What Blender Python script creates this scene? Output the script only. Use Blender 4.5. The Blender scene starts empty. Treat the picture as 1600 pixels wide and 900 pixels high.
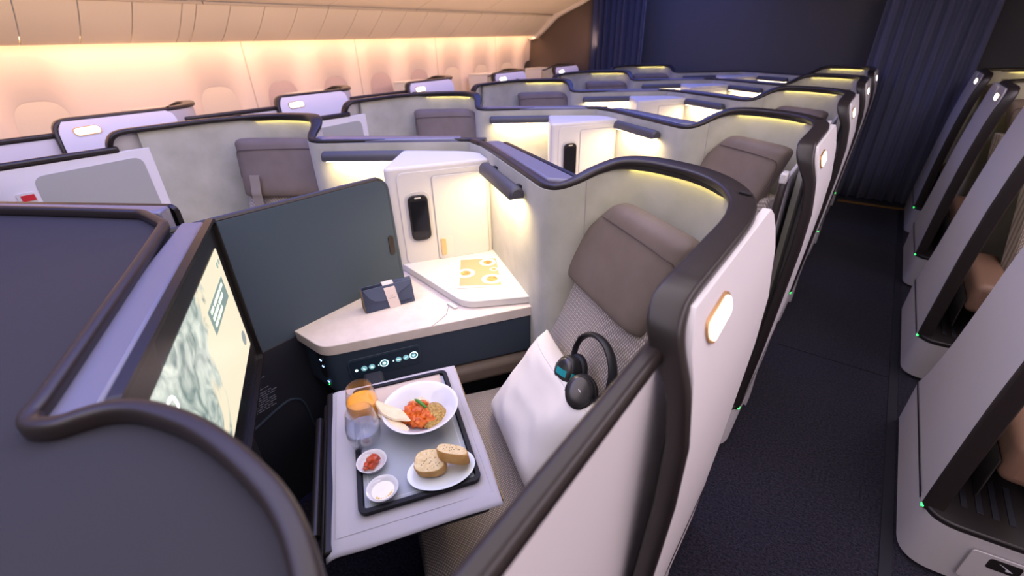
import bpy, math, random
from mathutils import Vector, Matrix, noise
random.seed(7)
C = bpy.context.scene.collection
SC = bpy.context.scene
rad = math.radians
XC = -1.275                     # centre line of the middle pair of suites
XD = -1.30                      # where the divider between them stands
PITCH = 1.10
A34 = rad(34)
FV = Vector((-math.sin(A34), -math.cos(A34), 0))   # the way a seat faces
RV = Vector((math.cos(A34), -math.sin(A34), 0))    # across the seat, towards the aisle
UP = Vector((0, 0, 1))
def W(f, r, z): return FV * f + RV * r + UP * z

# ------------------------------------------------------------------ materials
MATS = {}
def mat(name, col, rough=.5, metal=0, spec=.5, bump=None, var=None, sheen=0, emit=None, coat=0, trans=0, ior=1.45):
    if name in MATS: return MATS[name]
    m = bpy.data.materials.new(name); m.use_nodes = True
    nt = m.node_tree; b = nt.nodes['Principled BSDF']
    b.inputs['Base Color'].default_value = (*col, 1); b.inputs['Roughness'].default_value = rough
    b.inputs['Metallic'].default_value = metal; b.inputs['Specular IOR Level'].default_value = spec
    b.inputs['Sheen Weight'].default_value = sheen; b.inputs['Coat Weight'].default_value = coat
    b.inputs['Transmission Weight'].default_value = trans; b.inputs['IOR'].default_value = ior
    if emit:
        b.inputs['Emission Color'].default_value = (*emit[0], 1); b.inputs['Emission Strength'].default_value = emit[1]
    if bump or var:
        tc = nt.nodes.new('ShaderNodeTexCoord')
    if var:            # var = (second colour, scale, detail)
        n = nt.nodes.new('ShaderNodeTexNoise'); n.inputs['Scale'].default_value = var[1]; n.inputs['Detail'].default_value = var[2]
        nt.links.new(tc.outputs['Object'], n.inputs['Vector'])
        r = nt.nodes.new('ShaderNodeValToRGB'); r.color_ramp.elements[0].position = .35; r.color_ramp.elements[1].position = .65
        r.color_ramp.elements[0].color = (*col, 1); r.color_ramp.elements[1].color = (*var[0], 1)
        nt.links.new(n.outputs['Fac'], r.inputs['Fac']); nt.links.new(r.outputs['Color'], b.inputs['Base Color'])
    if bump:           # bump = (scale, strength, distance)
        n2 = nt.nodes.new('ShaderNodeTexNoise'); n2.inputs['Scale'].default_value = bump[0]; n2.inputs['Detail'].default_value = 4
        nt.links.new(tc.outputs['Object'], n2.inputs['Vector'])
        bp = nt.nodes.new('ShaderNodeBump'); bp.inputs['Strength'].default_value = bump[1]; bp.inputs['Distance'].default_value = bump[2]
        nt.links.new(n2.outputs['Fac'], bp.inputs['Height']); nt.links.new(bp.outputs['Normal'], b.inputs['Normal'])
    MATS[name] = m
    return m

def weave(name, c1, c2, scale, rough=.9):
    m = bpy.data.materials.new(name); m.use_nodes = True; nt = m.node_tree; b = nt.nodes['Principled BSDF']
    b.inputs['Roughness'].default_value = rough; b.inputs['Sheen Weight'].default_value = .25
    tc = nt.nodes.new('ShaderNodeTexCoord'); mp = nt.nodes.new('ShaderNodeMapping'); mp.inputs['Rotation'].default_value = (0, 0, A34 + rad(45))
    nt.links.new(tc.outputs['Object'], mp.inputs['Vector'])
    ws = []
    for d in ('X', 'Y'):
        w = nt.nodes.new('ShaderNodeTexWave'); w.bands_direction = d; w.inputs['Scale'].default_value = scale; w.inputs['Distortion'].default_value = .8
        w.inputs['Detail'].default_value = 1
        nt.links.new(mp.outputs['Vector'], w.inputs['Vector']); ws.append(w)
    mu = nt.nodes.new('ShaderNodeMath'); mu.operation = 'MULTIPLY'
    nt.links.new(ws[0].outputs['Fac'], mu.inputs[0]); nt.links.new(ws[1].outputs['Fac'], mu.inputs[1])
    r = nt.nodes.new('ShaderNodeValToRGB'); r.color_ramp.elements[0].color = (*c1, 1); r.color_ramp.elements[1].color = (*c2, 1)
    r.color_ramp.elements[1].position = .6
    nt.links.new(mu.outputs[0], r.inputs['Fac']); nt.links.new(r.outputs['Color'], b.inputs['Base Color'])
    bp = nt.nodes.new('ShaderNodeBump'); bp.inputs['Strength'].default_value = .6; bp.inputs['Distance'].default_value = .002
    nt.links.new(mu.outputs[0], bp.inputs['Height']); nt.links.new(bp.outputs['Normal'], b.inputs['Normal'])
    MATS[name] = m
    return m

M_LINING = mat('suede_lining', (.37, .365, .30), .92, spec=.15, var=((.45, .44, .37), 9, 6), bump=(260, .25, .001), sheen=.2)
M_PANEL = mat('lavender_white_panel', (.70, .67, .68), .5, spec=.4, bump=(500, .12, .0006))
M_PANEL_SHADE = mat('shaded_aisle_panel', (.47, .45, .46), .55, spec=.3, bump=(500, .12, .0006))  # darker copy of the panel colour, shade of the right aisle painted in
M_SHELLBACK = mat('shell_back_grey', (.52, .50, .50), .55, bump=(400, .1, .0005))
M_RIM = mat('dark_brown_rim', (.020, .015, .014), .34, spec=.5, bump=(700, .10, .0004))
M_JAMB = mat('black_rubber_edge', (.016, .013, .013), .42)
M_NAVY = mat('navy_band', (.030, .046, .070), .55, bump=(600, .15, .0005))
M_DARK = mat('dark_lower_body', (.014, .015, .022), .7, bump=(300, .1, .0006))
M_WEAVE = weave('taupe_weave', (.20, .165, .135), (.58, .50, .42), 60)
M_LEATHER = mat('taupe_leather', (.150, .115, .088), .55, spec=.3, bump=(350, .12, .0008), var=((.168, .130, .102), 14, 3))
M_SEAM = mat('leather_seam', (.07, .05, .04), .7)
M_TAN = mat('tan_armrest_leather', (.20, .115, .075), .48, bump=(350, .1, .0006))
M_PAD = mat('cream_grained_pad', (.62, .54, .48), .62, spec=.3, var=((.67, .59, .53), 30, 5), bump=(120, .12, .0008))
M_SHELF = mat('white_shelf', (.62, .60, .57), .42)
M_CAB = mat('cream_cabinet', (.60, .58, .57), .45)
M_SEAMLINE = mat('grey_seam', (.33, .31, .30), .7)
M_COPPER = mat('copper_latch', (.80, .52, .26), .32, metal=.8)
M_DIV = mat('slate_divider_fabric', (.055, .078, .105), .85, spec=.2, bump=(450, .25, .0008), sheen=.15)
M_TOP = mat('dark_partition_top', (.028, .027, .034), .62, spec=.22, bump=(650, .15, .0005))
M_LEDGE = mat('brushed_ledge', (.125, .125, .19), .34, spec=.9, bump=(500, .12, .0004))
M_BEZEL = mat('black_bezel', (.012, .011, .011), .25, spec=.5)
M_FRAME = mat('bronze_screen_frame', (.014, .011, .010), .30, spec=.35)
M_LAMP = mat('dark_lamp_body', (.060, .058, .066), .48)
M_LAMPLIT = mat('lamp_diffuser', (1, .9, .7), .5, emit=((1.0, .80, .50), 7))
M_STRIP = mat('amber_strip', (1, .85, .4), .5, emit=((1.0, .80, .24), 42))
M_SIGN = mat('row_light', (1, .97, .9), .5, emit=((1.0, .93, .80), 4.5))
M_SIGNRIM = mat('row_light_rim', (.55, .30, .12), .35, metal=.6)
M_GREEN = mat('green_led', (.05, 1, .2), .5, emit=((.03, 1.0, .12), 3))
M_BLUELED = mat('blue_led', (.2, .4, 1), .5, emit=((.25, .50, 1.0), 5))
M_TEALLED = mat('pale_icon_light', (.4, .8, .9), .5, emit=((.55, .88, .95), 2.2))
M_TEALDIM = mat('dim_icon_disc', (.16, .32, .36), .5, emit=((.20, .45, .50), .55))
M_STEEL = mat('steel_buckle', (.75, .71, .64), .32, metal=.35)
M_BELT = mat('taupe_webbing', (.24, .20, .16), .8, bump=(400, .3, .0008))
M_RED = mat('red_tab', (.55, .02, .03), .5)
M_DOORIN = mat('door_grey_inset', (.36, .36, .33), .9, bump=(300, .2, .0008))
M_WHITE = mat('white_china', (.70, .70, .74), .12, spec=.6, coat=.4)
M_LINE = mat('white_ink', (.60, .60, .62), .6)
M_TRAYBLK = mat('black_tray', (.010, .010, .012), .5, spec=.25)
M_MAT = mat('grey_tray_mat', (.34, .375, .42), .5, bump=(500, .1, .0004))
M_CLOTH = mat('grey_linen', (.46, .445, .49), .9, spec=.2, bump=(900, .35, .0006), sheen=.2)
M_NAPKIN = mat('beige_napkin', (.56, .46, .39), .9, bump=(700, .25, .0006))
M_PILLOW = mat('white_cotton', (.76, .71, .64), .85, spec=.2, bump=(14, .12, .006), sheen=.2)
M_POUCH = mat('navy_pouch_cloth', (.055, .070, .120), .7, bump=(500, .25, .0008))
M_POUCHSIDE = mat('tan_pouch_gusset', (.20, .14, .07), .8)
M_BAND = mat('cream_paper_band', (.68, .58, .54), .7)
M_INK = mat('dark_ink', (.02, .02, .03), .7)
M_BANDINK = mat('grey_ink', (.28, .22, .22), .7)
M_HP = mat('headphone_black', (.012, .012, .013), .42)
M_HPCAP = mat('headphone_gunmetal', (.07, .065, .062), .30, metal=.6)
M_HPPAD = mat('headphone_pad', (.010, .010, .012), .6)
M_TEAL = mat('teal_band', (.01, .30, .30), .55)
def thin(name, tint, glare, ior):
    m = bpy.data.materials.new(name); m.use_nodes = True; nt = m.node_tree; nt.nodes.clear()
    out = nt.nodes.new('ShaderNodeOutputMaterial'); tr = nt.nodes.new('ShaderNodeBsdfTransparent'); tr.inputs[0].default_value = (*tint, 1)
    gl = nt.nodes.new('ShaderNodeBsdfGlossy'); gl.inputs['Roughness'].default_value = .03; gl.inputs['Color'].default_value = (1, 1, 1, 1)
    df = nt.nodes.new('ShaderNodeBsdfDiffuse'); df.inputs[0].default_value = (.80, .84, .95, 1)  # bluish white mixed in as the ceiling's reflection on the water
    fc = nt.nodes.new('ShaderNodeLayerWeight'); fc.inputs['Blend'].default_value = .5
    pw = nt.nodes.new('ShaderNodeMath'); pw.operation = 'POWER'; nt.links.new(fc.outputs['Facing'], pw.inputs[0]); pw.inputs[1].default_value = 3.2
    lw = nt.nodes.new('ShaderNodeMath'); lw.operation = 'MULTIPLY_ADD'; nt.links.new(pw.outputs[0], lw.inputs[0]); lw.inputs[1].default_value = (ior - 1) * 1.5; lw.inputs[2].default_value = .03
    m1 = nt.nodes.new('ShaderNodeMixShader'); m1.inputs[0].default_value = glare; nt.links.new(tr.outputs[0], m1.inputs[1]); nt.links.new(df.outputs[0], m1.inputs[2])
    m2 = nt.nodes.new('ShaderNodeMixShader'); nt.links.new(lw.outputs[0], m2.inputs[0]); nt.links.new(m1.outputs[0], m2.inputs[1]); nt.links.new(gl.outputs[0], m2.inputs[2])
    nt.links.new(m2.outputs[0], out.inputs['Surface']); MATS[name] = m
    return m
M_GLASS = thin('clear_tumbler_glass', (.97, .97, .97), .012, 1.5)
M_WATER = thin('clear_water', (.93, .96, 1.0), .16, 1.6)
M_JUICE = mat('orange_juice', (.88, .36, .008), .35, emit=((1, .36, .0), .10))  # faint emission painted in to brighten the juice, no light source inside
M_CHICK = mat('orange_chicken', (.50, .060, .003), .42, var=((.75, .17, .010), 60, 4), bump=(90, .5, .004), coat=.2)
M_LENTIL = mat('lentil_dal', (.30, .16, .03), .5, var=((.58, .38, .10), 210, 2), bump=(190, .9, .006))
M_RICE = mat('rice', (.75, .55, .33), .6, var=((.85, .72, .5), 160, 2), bump=(220, .9, .005))
M_CHILLI = mat('green_chilli', (.05, .22, .02), .3)
M_NAAN = mat('naan_bread', (.78, .60, .38), .8, var=((.86, .72, .50), 35, 4), bump=(70, .4, .003))
M_CRUMB = mat('bread_crumb', (.80, .66, .40), .9, var=((.70, .52, .26), 130, 5), bump=(160, .8, .003))
M_CRUST = mat('bread_crust', (.50, .24, .06), .7, var=((.62, .36, .12), 40, 4))
M_SEED = mat('dark_seeds', (.12, .08, .04), .8)
M_CHUTNEY = mat('red_chutney', (.50, .060, .008), .3, bump=(150, .7, .004), coat=.4)
M_DIP = mat('cream_dip', (.86, .83, .74), .35)
M_OIL = mat('golden_oil', (.80, .50, .05), .2)
M_CARD = mat('menu_card_white', (.66, .65, .62), .5)
M_CARDY = mat('menu_card_sand', (.44, .31, .17), .55)
M_CARDO = mat('menu_food_orange', (.42, .14, .04), .6, var=((.55, .36, .10), 60, 3))
M_CREAMWALL = mat('sidewall_cream', (.80, .67, .58), .55, bump=(300, .1, .0006))
M_BIN = mat('bin_cream', (.68, .61, .52), .42, bump=(300, .06, .0006))
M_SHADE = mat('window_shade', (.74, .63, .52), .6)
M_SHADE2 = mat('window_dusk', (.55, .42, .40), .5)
M_CEIL = mat('ceiling_white', (.70, .68, .68), .7)
M_BULK = mat('bulkhead_navy', (.085, .084, .090), .75, bump=(400, .25, .001))
M_BULKB = mat('bulkhead_brown', (.10, .070, .055), .7, bump=(300, .15, .001))
M_CURT = mat('navy_curtain', (.050, .052, .078), .85, spec=.2, bump=(250, .3, .001), sheen=.3)
M_GOLD = mat('brass_strip', (.50, .27, .07), .4, metal=.5)
M_CARPET = mat('dark_carpet', (.006, .006, .012), 1.0, spec=.05, var=((.028, .025, .040), 120, 8), bump=(240, .9, .006), sheen=.1)
M_RAIL = mat('floor_rail', (.010, .010, .016), .7)
M_GLOW = mat('cove_light', (1, .7, .4), .5, emit=((1.0, .60, .30), 5.0))

# ------------------------------------------------------------------ geometry helper
MIR = False
class G:
    def __init__(s): s.v = []; s.f = []
    def add(s, vs, fs):
        o = len(s.v); s.v += [Vector(v) for v in vs]; s.f += [tuple(i + o for i in f) for f in fs]; return s
    def box(s, x0, y0, z0, x1, y1, z1): return s.prism([(x0, y0), (x1, y0), (x1, y1), (x0, y1)], z0, z1)
    def obox(s, f0, r0, z0, f1, r1, z1):   # box in the seat's own axes
        return s.prism([W(f0, r0, 0)[:2], W(f1, r0, 0)[:2], W(f1, r1, 0)[:2], W(f0, r1, 0)[:2]], z0, z1)
    def prism(s, poly, z0, z1):
        a = sum(poly[i][0] * poly[(i + 1) % len(poly)][1] - poly[(i + 1) % len(poly)][0] * poly[i][1] for i in range(len(poly)))
        if a < 0: poly = poly[::-1]
        n = len(poly)
        vs = [(p[0], p[1], z0) for p in poly] + [(p[0], p[1], z1) for p in poly]
        fs = [tuple(range(n))[::-1], tuple(range(n, 2 * n))] + [(i, (i + 1) % n, n + (i + 1) % n, n + i) for i in range(n)]
        return s.add(vs, fs)
    def slab(s, poly3, d):                  # planar polygon (3d points) thickened along vector d
        n = len(poly3); p = [Vector(q) for q in poly3]; d = Vector(d)
        nr = Vector((0, 0, 0))
        for i in range(n): nr += p[i].cross(p[(i + 1) % n])
        if nr.dot(d) < 0: p = p[::-1]
        vs = p + [q + d for q in p]
        fs = [tuple(range(n))[::-1], tuple(range(n, 2 * n))] + [(i, (i + 1) % n, n + (i + 1) % n, n + i) for i in range(n)]
        return s.add(vs, fs)
    def loft(s, rings, closed=True, caps=True):
        n = len(rings[0]); o = len(s.v)
        vs = [p for r in rings for p in r]; fs = []
        for k in range(len(rings) - 1):
            for i in range(n if closed else n - 1):
                j = (i + 1) % n
                fs.append((k * n + i, k * n + j, (k + 1) * n + j, (k + 1) * n + i))
        if caps: fs += [tuple(range(n))[::-1], tuple(range((len(rings) - 1) * n, len(rings) * n))]
        return s.add(vs, fs)
    def tube(s, pts, r, n=10, caps=True):
        pts = [Vector(p) for p in pts]; rings = []
        up = None
        for i, p in enumerate(pts):
            t = (pts[min(i + 1, len(pts) - 1)] - pts[max(i - 1, 0)]).normalized()
            if up is None: up = t.orthogonal().normalized()
            up = (up - t * up.dot(t)).normalized(); b = t.cross(up)
            rr = r[i] if isinstance(r, (list, tuple)) else r
            rings.append([p + (up * math.cos(a) + b * math.sin(a)) * rr for a in [2 * math.pi * k / n for k in range(n)]])
        return s.loft(rings, True, caps)
    def lathe(s, prof, c, n=40, sx=1, sy=1, rot=0, caps=True):
        rings = []
        for r, z in prof:
            ring = []
            for k in range(n):
                a = 2 * math.pi * k / n; x = r * math.cos(a) * sx; y = r * math.sin(a) * sy
                ring.append((c[0] + x * math.cos(rot) - y * math.sin(rot), c[1] + x * math.sin(rot) + y * math.cos(rot), c[2] + z))
            rings.append(ring)
        return s.loft(rings, True, caps)
    def blob(s, c, r, amp=.25, seed=0, sc=(1, 1, 1), freq=1.5, nu=16, nv=10):
        rings = []
        for j in range(nv + 1):
            ph = math.pi * (j + .02) / (nv + .04); ring = []
            for i in range(nu):
                a = 2 * math.pi * i / nu
                d = Vector((math.sin(ph) * math.cos(a), math.sin(ph) * math.sin(a), -math.cos(ph)))
                k = r * (1 + amp * noise.noise(d * freq + Vector((seed * 7.3, seed * 3.1, seed))))
                ring.append((c[0] + d.x * k * sc[0], c[1] + d.y * k * sc[1], c[2] + d.z * k * sc[2]))
            rings.append(ring)
        return s.loft(rings)

BASE = {}
def props(o, label=None, cat=None, group=None, kind=None):
    for k, v in (('label', label), ('category', cat), ('group', group), ('kind', kind)):
        if v: o[k] = v
    return o
def mx(p):
    p = Vector(p)
    return Vector((2 * XC - p.x, p.y, p.z)) if MIR else p
def thing(name, loc, label, cat, group=None):
    o = bpy.data.objects.new(name, None); C.objects.link(o); o.empty_display_size = .05
    o.location = mx(loc); BASE[o] = o.location.copy()
    return props(o, label, cat, group)
def mesh(name, g, m, base, bevel=0, seg=2, smooth=40, sub=0):
    vs = [mx(v) - base for v in g.v]; fs = [f[::-1] for f in g.f] if MIR else g.f
    me = bpy.data.meshes.new(name); me.from_pydata(vs, [], fs); me.update()
    me.shade_smooth()
    if smooth: me.set_sharp_from_angle(angle=rad(smooth))
    ms = m if isinstance(m, (list, tuple)) else [m]
    for q in ms: me.materials.append(q)
    o = bpy.data.objects.new(name, me); C.objects.link(o)
    if bevel:
        b = o.modifiers.new('bevel', 'BEVEL'); b.width = bevel; b.segments = seg; b.limit_method = 'ANGLE'; b.angle_limit = rad(40)
    if sub:
        q = o.modifiers.new('sub', 'SUBSURF'); q.levels = sub; q.render_levels = sub
    return o
def part(name, g, m, parent, bevel=0, label=None, **k):
    root = parent
    while root.parent: root = root.parent
    o = mesh(name, g, m, BASE[root], bevel, **k); o.parent = parent
    return props(o, label)
def single(name, g, m, label, cat, group=None, kind=None, bevel=0, loc=None, **k):
    if loc is None:
        n = len(g.v); c = sum((Vector(v) for v in g.v), Vector()) / n; loc = (c.x, c.y, min(v[2] for v in g.v))
    b = mx(loc); o = mesh(name, g, m, b, bevel, **k); o.location = b; BASE[o] = b.copy()
    return props(o, label, cat, group, kind)
def struct(name, g, m, bevel=0, **k):
    o = mesh(name, g, m, Vector((0, 0, 0)), bevel, **k); BASE[o] = Vector((0, 0, 0)); o['kind'] = 'structure'; return o
def text(name, s, parent, org, xd, yd, size, m, align='LEFT', depth=.0003):
    root = parent
    while root.parent: root = root.parent
    cu = bpy.data.curves.new(name, 'FONT'); cu.body = s; cu.size = size; cu.align_x = align; cu.extrude = depth; cu.materials.append(m)
    o = bpy.data.objects.new(name, cu); C.objects.link(o); o.parent = parent
    xd = Vector(xd).normalized(); yd = Vector(yd); yd = (yd - xd * yd.dot(xd)).normalized(); zd = xd.cross(yd)
    mt = Matrix((xd, yd, zd)).transposed().to_4x4(); mt.translation = Vector(org) - BASE[root]
    bpy.context.view_layer.update()
    me = bpy.data.meshes.new_from_object(o.evaluated_get(bpy.context.evaluated_depsgraph_get())); me.name = name
    bpy.data.objects.remove(o); q = bpy.data.objects.new(name, me); C.objects.link(q); q.parent = parent
    q.matrix_local = mt
    return q
def dup(root, d, label):
    r = root.copy(); C.objects.link(r); r.location = root.location + Vector(d); r['label'] = label
    for ch in list(root.children):
        c = ch.copy(); C.objects.link(c); c.parent = r
        for gch in list(ch.children):
            e = gch.copy(); C.objects.link(e); e.parent = c
    return r

def rrect(w, h, r, n=5):      # rounded rectangle outline centred at 0
    pts = []
    for cx, cy, a0 in ((w/2 - r, h/2 - r, 0), (-w/2 + r, h/2 - r, 90), (-w/2 + r, -h/2 + r, 180), (w/2 - r, -h/2 + r, 270)):
        for k in range(n + 1):
            a = rad(a0 + 90 * k / n); pts.append((cx + r * math.cos(a), cy + r * math.sin(a)))
    return pts
def on(org, u, v, pts): return [Vector(org) + Vector(u) * p[0] + Vector(v) * p[1] for p in pts]
def rpoly(poly, rs, n=5):     # round the corners of a plan polygon
    out = []
    for i, p in enumerate(poly):
        r = rs[i] if isinstance(rs, (list, tuple)) else rs
        p = Vector(p); a = Vector(poly[i - 1]); b = Vector(poly[(i + 1) % len(poly)])
        if r <= 0: out.append(tuple(p)); continue
        da = (a - p).normalized(); db = (b - p).normalized()
        q0 = p + da * r; q1 = p + db * r
        for k in range(n + 1):
            t = k / n; out.append(tuple(q0 * (1 - t) ** 2 + p * 2 * t * (1 - t) + q1 * t * t))
    return out
def crom(P, n=5):             # Catmull-Rom through points of any size
    out = []
    for i in range(len(P) - 1):
        p0, p1, p2, p3 = P[max(i - 1, 0)], P[i], P[i + 1], P[min(i + 2, len(P) - 1)]
        for k in range(n):
            t = k / n
            out.append(tuple(.5 * ((2 * b) + (c - a) * t + (2 * a - 5 * b + 4 * c - d) * t * t + (3 * b - a - 3 * c + d) * t ** 3) for a, b, c, d in zip(p0, p1, p2, p3)))
    out.append(tuple(P[-1])); return out
def frames(path):
    fr = []
    for i, p in enumerate(path):
        a = path[max(i - 1, 0)]; b = path[min(i + 1, len(path) - 1)]
        t = Vector((b[0] - a[0], b[1] - a[1])); t.normalize()
        fr.append((Vector((p[0], p[1])), Vector((t.y, -t.x))))
    return fr
def ribbon(path, o0, o1, zb, dz):     # wall of constant thickness that follows the plan path
    rings = []
    for (p, n), q in zip(frames(path), path):
        a = p + n * o0; b = p + n * o1; zt = q[2] + dz
        rings.append([(a.x, a.y, zb), (b.x, b.y, zb), (b.x, b.y, zt), (a.x, a.y, zt)])
    return G().loft(rings)
def rim_sweep(path, h, shift=0):
    rings = []
    for (p, n), q in zip(frames(path), path):
        w = q[3]; prof = rrect(w, h, min(w, h) * .36, 3)
        rings.append([(p.x + n.x * (u + shift), p.y + n.y * (u + shift), q[2] + v) for u, v in prof])
    return G().loft(rings)

# ------------------------------------------------------------------ words that single out a suite
ROWS = ['beside the meal tray', 'one row behind the meal tray', 'two rows behind the meal tray', 'three rows behind the meal tray', 'last row before the bulkhead']
def where(col, k):
    return {'cr': 'headphones side', 'cl': 'far side of slate divider', 'wl': 'along the lit windows', 'wr': 'across the carpeted aisle'}[col] + ', ' + ROWS[k]

# ------------------------------------------------------------------ the suite
LEG = [(-1.300, 1.438, 1.118, .030), (-1.250, 1.416, 1.118, .030), (-1.19, 1.389, 1.118, .030), (-.95, 1.230, 1.118, .030), (-.735, 1.085, 1.118, .030)]
HEAD = [(-.735, 1.085, 1.118, .030), (-.690, 1.058, 1.118, .030), (-.650, 1.052, 1.122, .032), (-.615, 1.078, 1.136, .036), (-.578, 1.125, 1.160, .044),
        (-.525, 1.163, 1.182, .054), (-.45, 1.180, 1.188, .060), (-.35, 1.158, 1.188, .060), (-.285, 1.126, 1.188, .058), (-.228, 1.078, 1.188, .056), (-.186, 1.020, 1.188, .054), (-.158, .955, 1.188, .052),
        (-.143, .885, 1.189, .050), (-.1365, .81, 1.190, .048), (-.1357, .72, 1.190, .048), (-.1357, .64, 1.190, .048), (-.1357, .58, 1.190, .048)]
NOSE = [(.575, 1.190), (.550, 1.190), (.520, 1.187), (.497, 1.177), (.482, 1.156), (.475, 1.12), (.471, 1.04), (.469, .92), (.468, .70), (.464, .42), (.455, .212)]
JAMB = [(y, z) for y, z in NOSE[::-1]]
def rim_with_nose(path, h, wp):
    g = G(); rings = []
    for (p, n), q in zip(frames(path), path):
        w = q[3]; rings.append([(p.x + n.x * u, p.y + n.y * u, q[2] + v) for u, v in rrect(w, h, min(w, h) * .36, 3)])
    pts = crom(NOSE, 5)
    xin = -.1545 if wp is WARP_B else -.134
    for i, (y, z) in enumerate(pts):
        a = pts[max(i - 1, 0)]; b = pts[min(i + 1, len(pts) - 1)]; t = Vector((b[0] - a[0], b[1] - a[1])).normalized(); o = Vector((t.y, -t.x))
        e = min(1, max(0, (z - 1.06) / .11)); e = e * e * (3 - 2 * e)
        x0 = xin + (-.1597 - xin) * e; x1 = -.104 + (-.1117 + .104) * e; w = x1 - x0; c = (x0 + x1) / 2
        rings.append([(c - u, y + o.x * v, z + o.y * v) for u, v in rrect(w, h, min(w, h) * .36, 3)])
    g.loft(rings)
    return warp(g, wp)
WARP_A = [(0, -.030), (.22, -.016), (.5, .005), (.72, .017), (.88, .025), (1.0, .025), (1.1, .012), (1.19, -.010), (1.3, -.010)]
WARP_B = [(0, .055), (.22, .053), (.62, .037), (.83, .023), (1.0, .005), (1.19, -.025), (1.3, -.025)]
def warp(g, prof):
    for v in g.v:
        k = min(1, max(0, (v.x + .40) / .20))
        for (za, a), (zb, b) in zip(prof, prof[1:]):
            if za <= v.z <= zb:
                t_ = (v.z - za) / (zb - za); v.x += k * (a + (b - a) * t_); break
    return g
def dense(g_pts, n=4):      # add points along the sides of an outline so that it can bend
    out = []
    for i, p in enumerate(g_pts):
        q = g_pts[(i + 1) % len(g_pts)]
        for k in range(n): out.append(tuple(Vector(p).lerp(Vector(q), k / n)))
    return out
def make_shell(window, label, group, wp=None):
    wp = wp or WARP_A
    t = thing('suite_shell', (-.6, 1.0, 0), label, 'seat shell', group)
    leg = crom([p for p in LEG if p[0] > (-.96 if window else -9)], 6)
    head = crom(HEAD, 6)
    cut = next(i for i, q in enumerate(head) if q[1] > 1.10 and q[0] > -.62)
    allp = leg + head[1:]; c_ = len(leg) - 1 + cut
    part('console_wall_lining', ribbon(allp[:c_ + 1], .002, .018, .30, -.006), M_LINING, t, smooth=60)
    hl = ribbon(head[cut:], .002, .018, .30, -.006)
    part('head_lining', warp(hl, wp) if wp is WARP_B else hl, M_LINING, t, smooth=60)
    mp_ = M_PANEL_SHADE if wp is WARP_B else M_PANEL
    (sp_, sn_), sq_ = frames(head)[cut], head[cut]
    part('lining_seam', G().tube([tuple(sp_ + sn_ * .0182) + (z,) for z in (.31, .7, sq_[2] - .008)], .0014, 5), M_SEAMLINE, t)
    part('shell_back', ribbon(allp[:-12], -.016, .001, .03, -.008), M_SHELLBACK, t, smooth=60)
    part('rim', rim_with_nose(allp, .019, wp), M_RIM, t, smooth=50)
    # small recessed pull in the rim near the aisle corner
    g = G().slab(on((-.170, .985, 1.1985), (.9, -.42, 0), (.42, .9, 0), rrect(.030, .013, .006)), (0, 0, .003)); part('rim_latch', g, M_JAMB, t)
    # amber strip under the arch
    fr = frames(head); idx = [i for i, q in enumerate(head) if -.50 < q[0] < -.20 and q[1] > 1.0]
    rings = []
    for i in idx:
        p, n = fr[i]; z = head[i][2] - .010
        rings.append([(p.x + n.x * a_, p.y + n.y * a_, z - b_) for a_, b_ in ((.0185, .0), (.0225, .0), (.0225, .003), (.0185, .003))])
    part('strip_light', G().loft(rings), M_STRIP, t)
    rings = []
    for i in range(len(head)):
        p, n = fr[i]; z = head[i][2]; e_ = min(1, max(0, (i - idx[0] + 10) / 12)) * min(1, max(0, (idx[-1] + 8 - i) / 9)); hw_ = head[i][3] / 2
        rings.append([(p.x + n.x * a_, p.y + n.y * a_, z - b_) for a_, b_ in ((hw_ - .006, .0), (hw_ - .002, .0), (hw_ - .002, .006 + .0125 * e_), (hw_ - .006, .006 + .0125 * e_))])
    part('light_lip', G().loft(rings), M_JAMB, t)
    # aisle side
    prof = crom(JAMB, 5)
    zs_ = [.215, .3, .4, .5, .6, .7, .8, .88, .94, 1.0, 1.05, 1.1, 1.14, 1.17, 1.186]
    def lerpz(P, z):
        for (a, za), (b, zb) in zip(P, P[1:]):
            if za <= z <= zb: return a + (b - a) * (z - za) / (zb - za)
        return P[-1][0]
    back = crom([(1.14, .215), (1.075, .32), (1.01, .50), (.98, .65), (.965, .88), (.970, 1.03), (.985, 1.12), (.985, 1.16), (.955, 1.19)], 5)
    rings = []
    for z in zs_:
        a, b = lerpz(prof, min(z, 1.12)) + .008, lerpz(back, z)
        a += .030 * max(0, (z - 1.12) / .066) ** 2; b -= .006 * (z > 1.18)
        rings.append([(-.105, a, z), (-.105, a + (b - a) * .33, z), (-.105, a + (b - a) * .66, z), (-.105, b, z), (-.120, b, z), (-.120, a, z)])
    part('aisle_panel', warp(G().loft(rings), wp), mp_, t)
    # lower base with rounded end, dark ledge, green lamp
    bp = rpoly([(-.105, 1.15), (-.105, .400), (-.40, .445), (-.40, 1.15)], [.01, .10, .02, .01], 10)
    g = G()
    for z0, z1 in ((.02, .08), (.08, .208)): pass
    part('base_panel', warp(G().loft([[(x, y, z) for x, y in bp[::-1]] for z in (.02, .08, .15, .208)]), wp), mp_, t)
    part('sill', warp(G().prism([(x, y) for x, y in bp], .208, .228), wp), M_JAMB, t, .005)
    g = G()
    for k in range(4): g.obox(-.26 + k * .0, 0, 0, 0, 0, 0) if False else g.prism([(-.14 - k * .035, .50), (-.155 - k * .035, .50), (-.155 - k * .035, .66), (-.14 - k * .035, .66)], .228, .231)
    part('sill_groove', g, M_DARK, t, .001)
    part('floor_light', warp(G().slab(on((-.109, .452, .219), (0, 1, 0), (0, 0, 1), rrect(.012, .008, .003)), (.006, 0, 0)), wp), M_GREEN, t)
    part('base_seam', warp(G().box(-.1046, .49, .208, -.1030, 1.14, .218), wp), M_JAMB, t)
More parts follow.
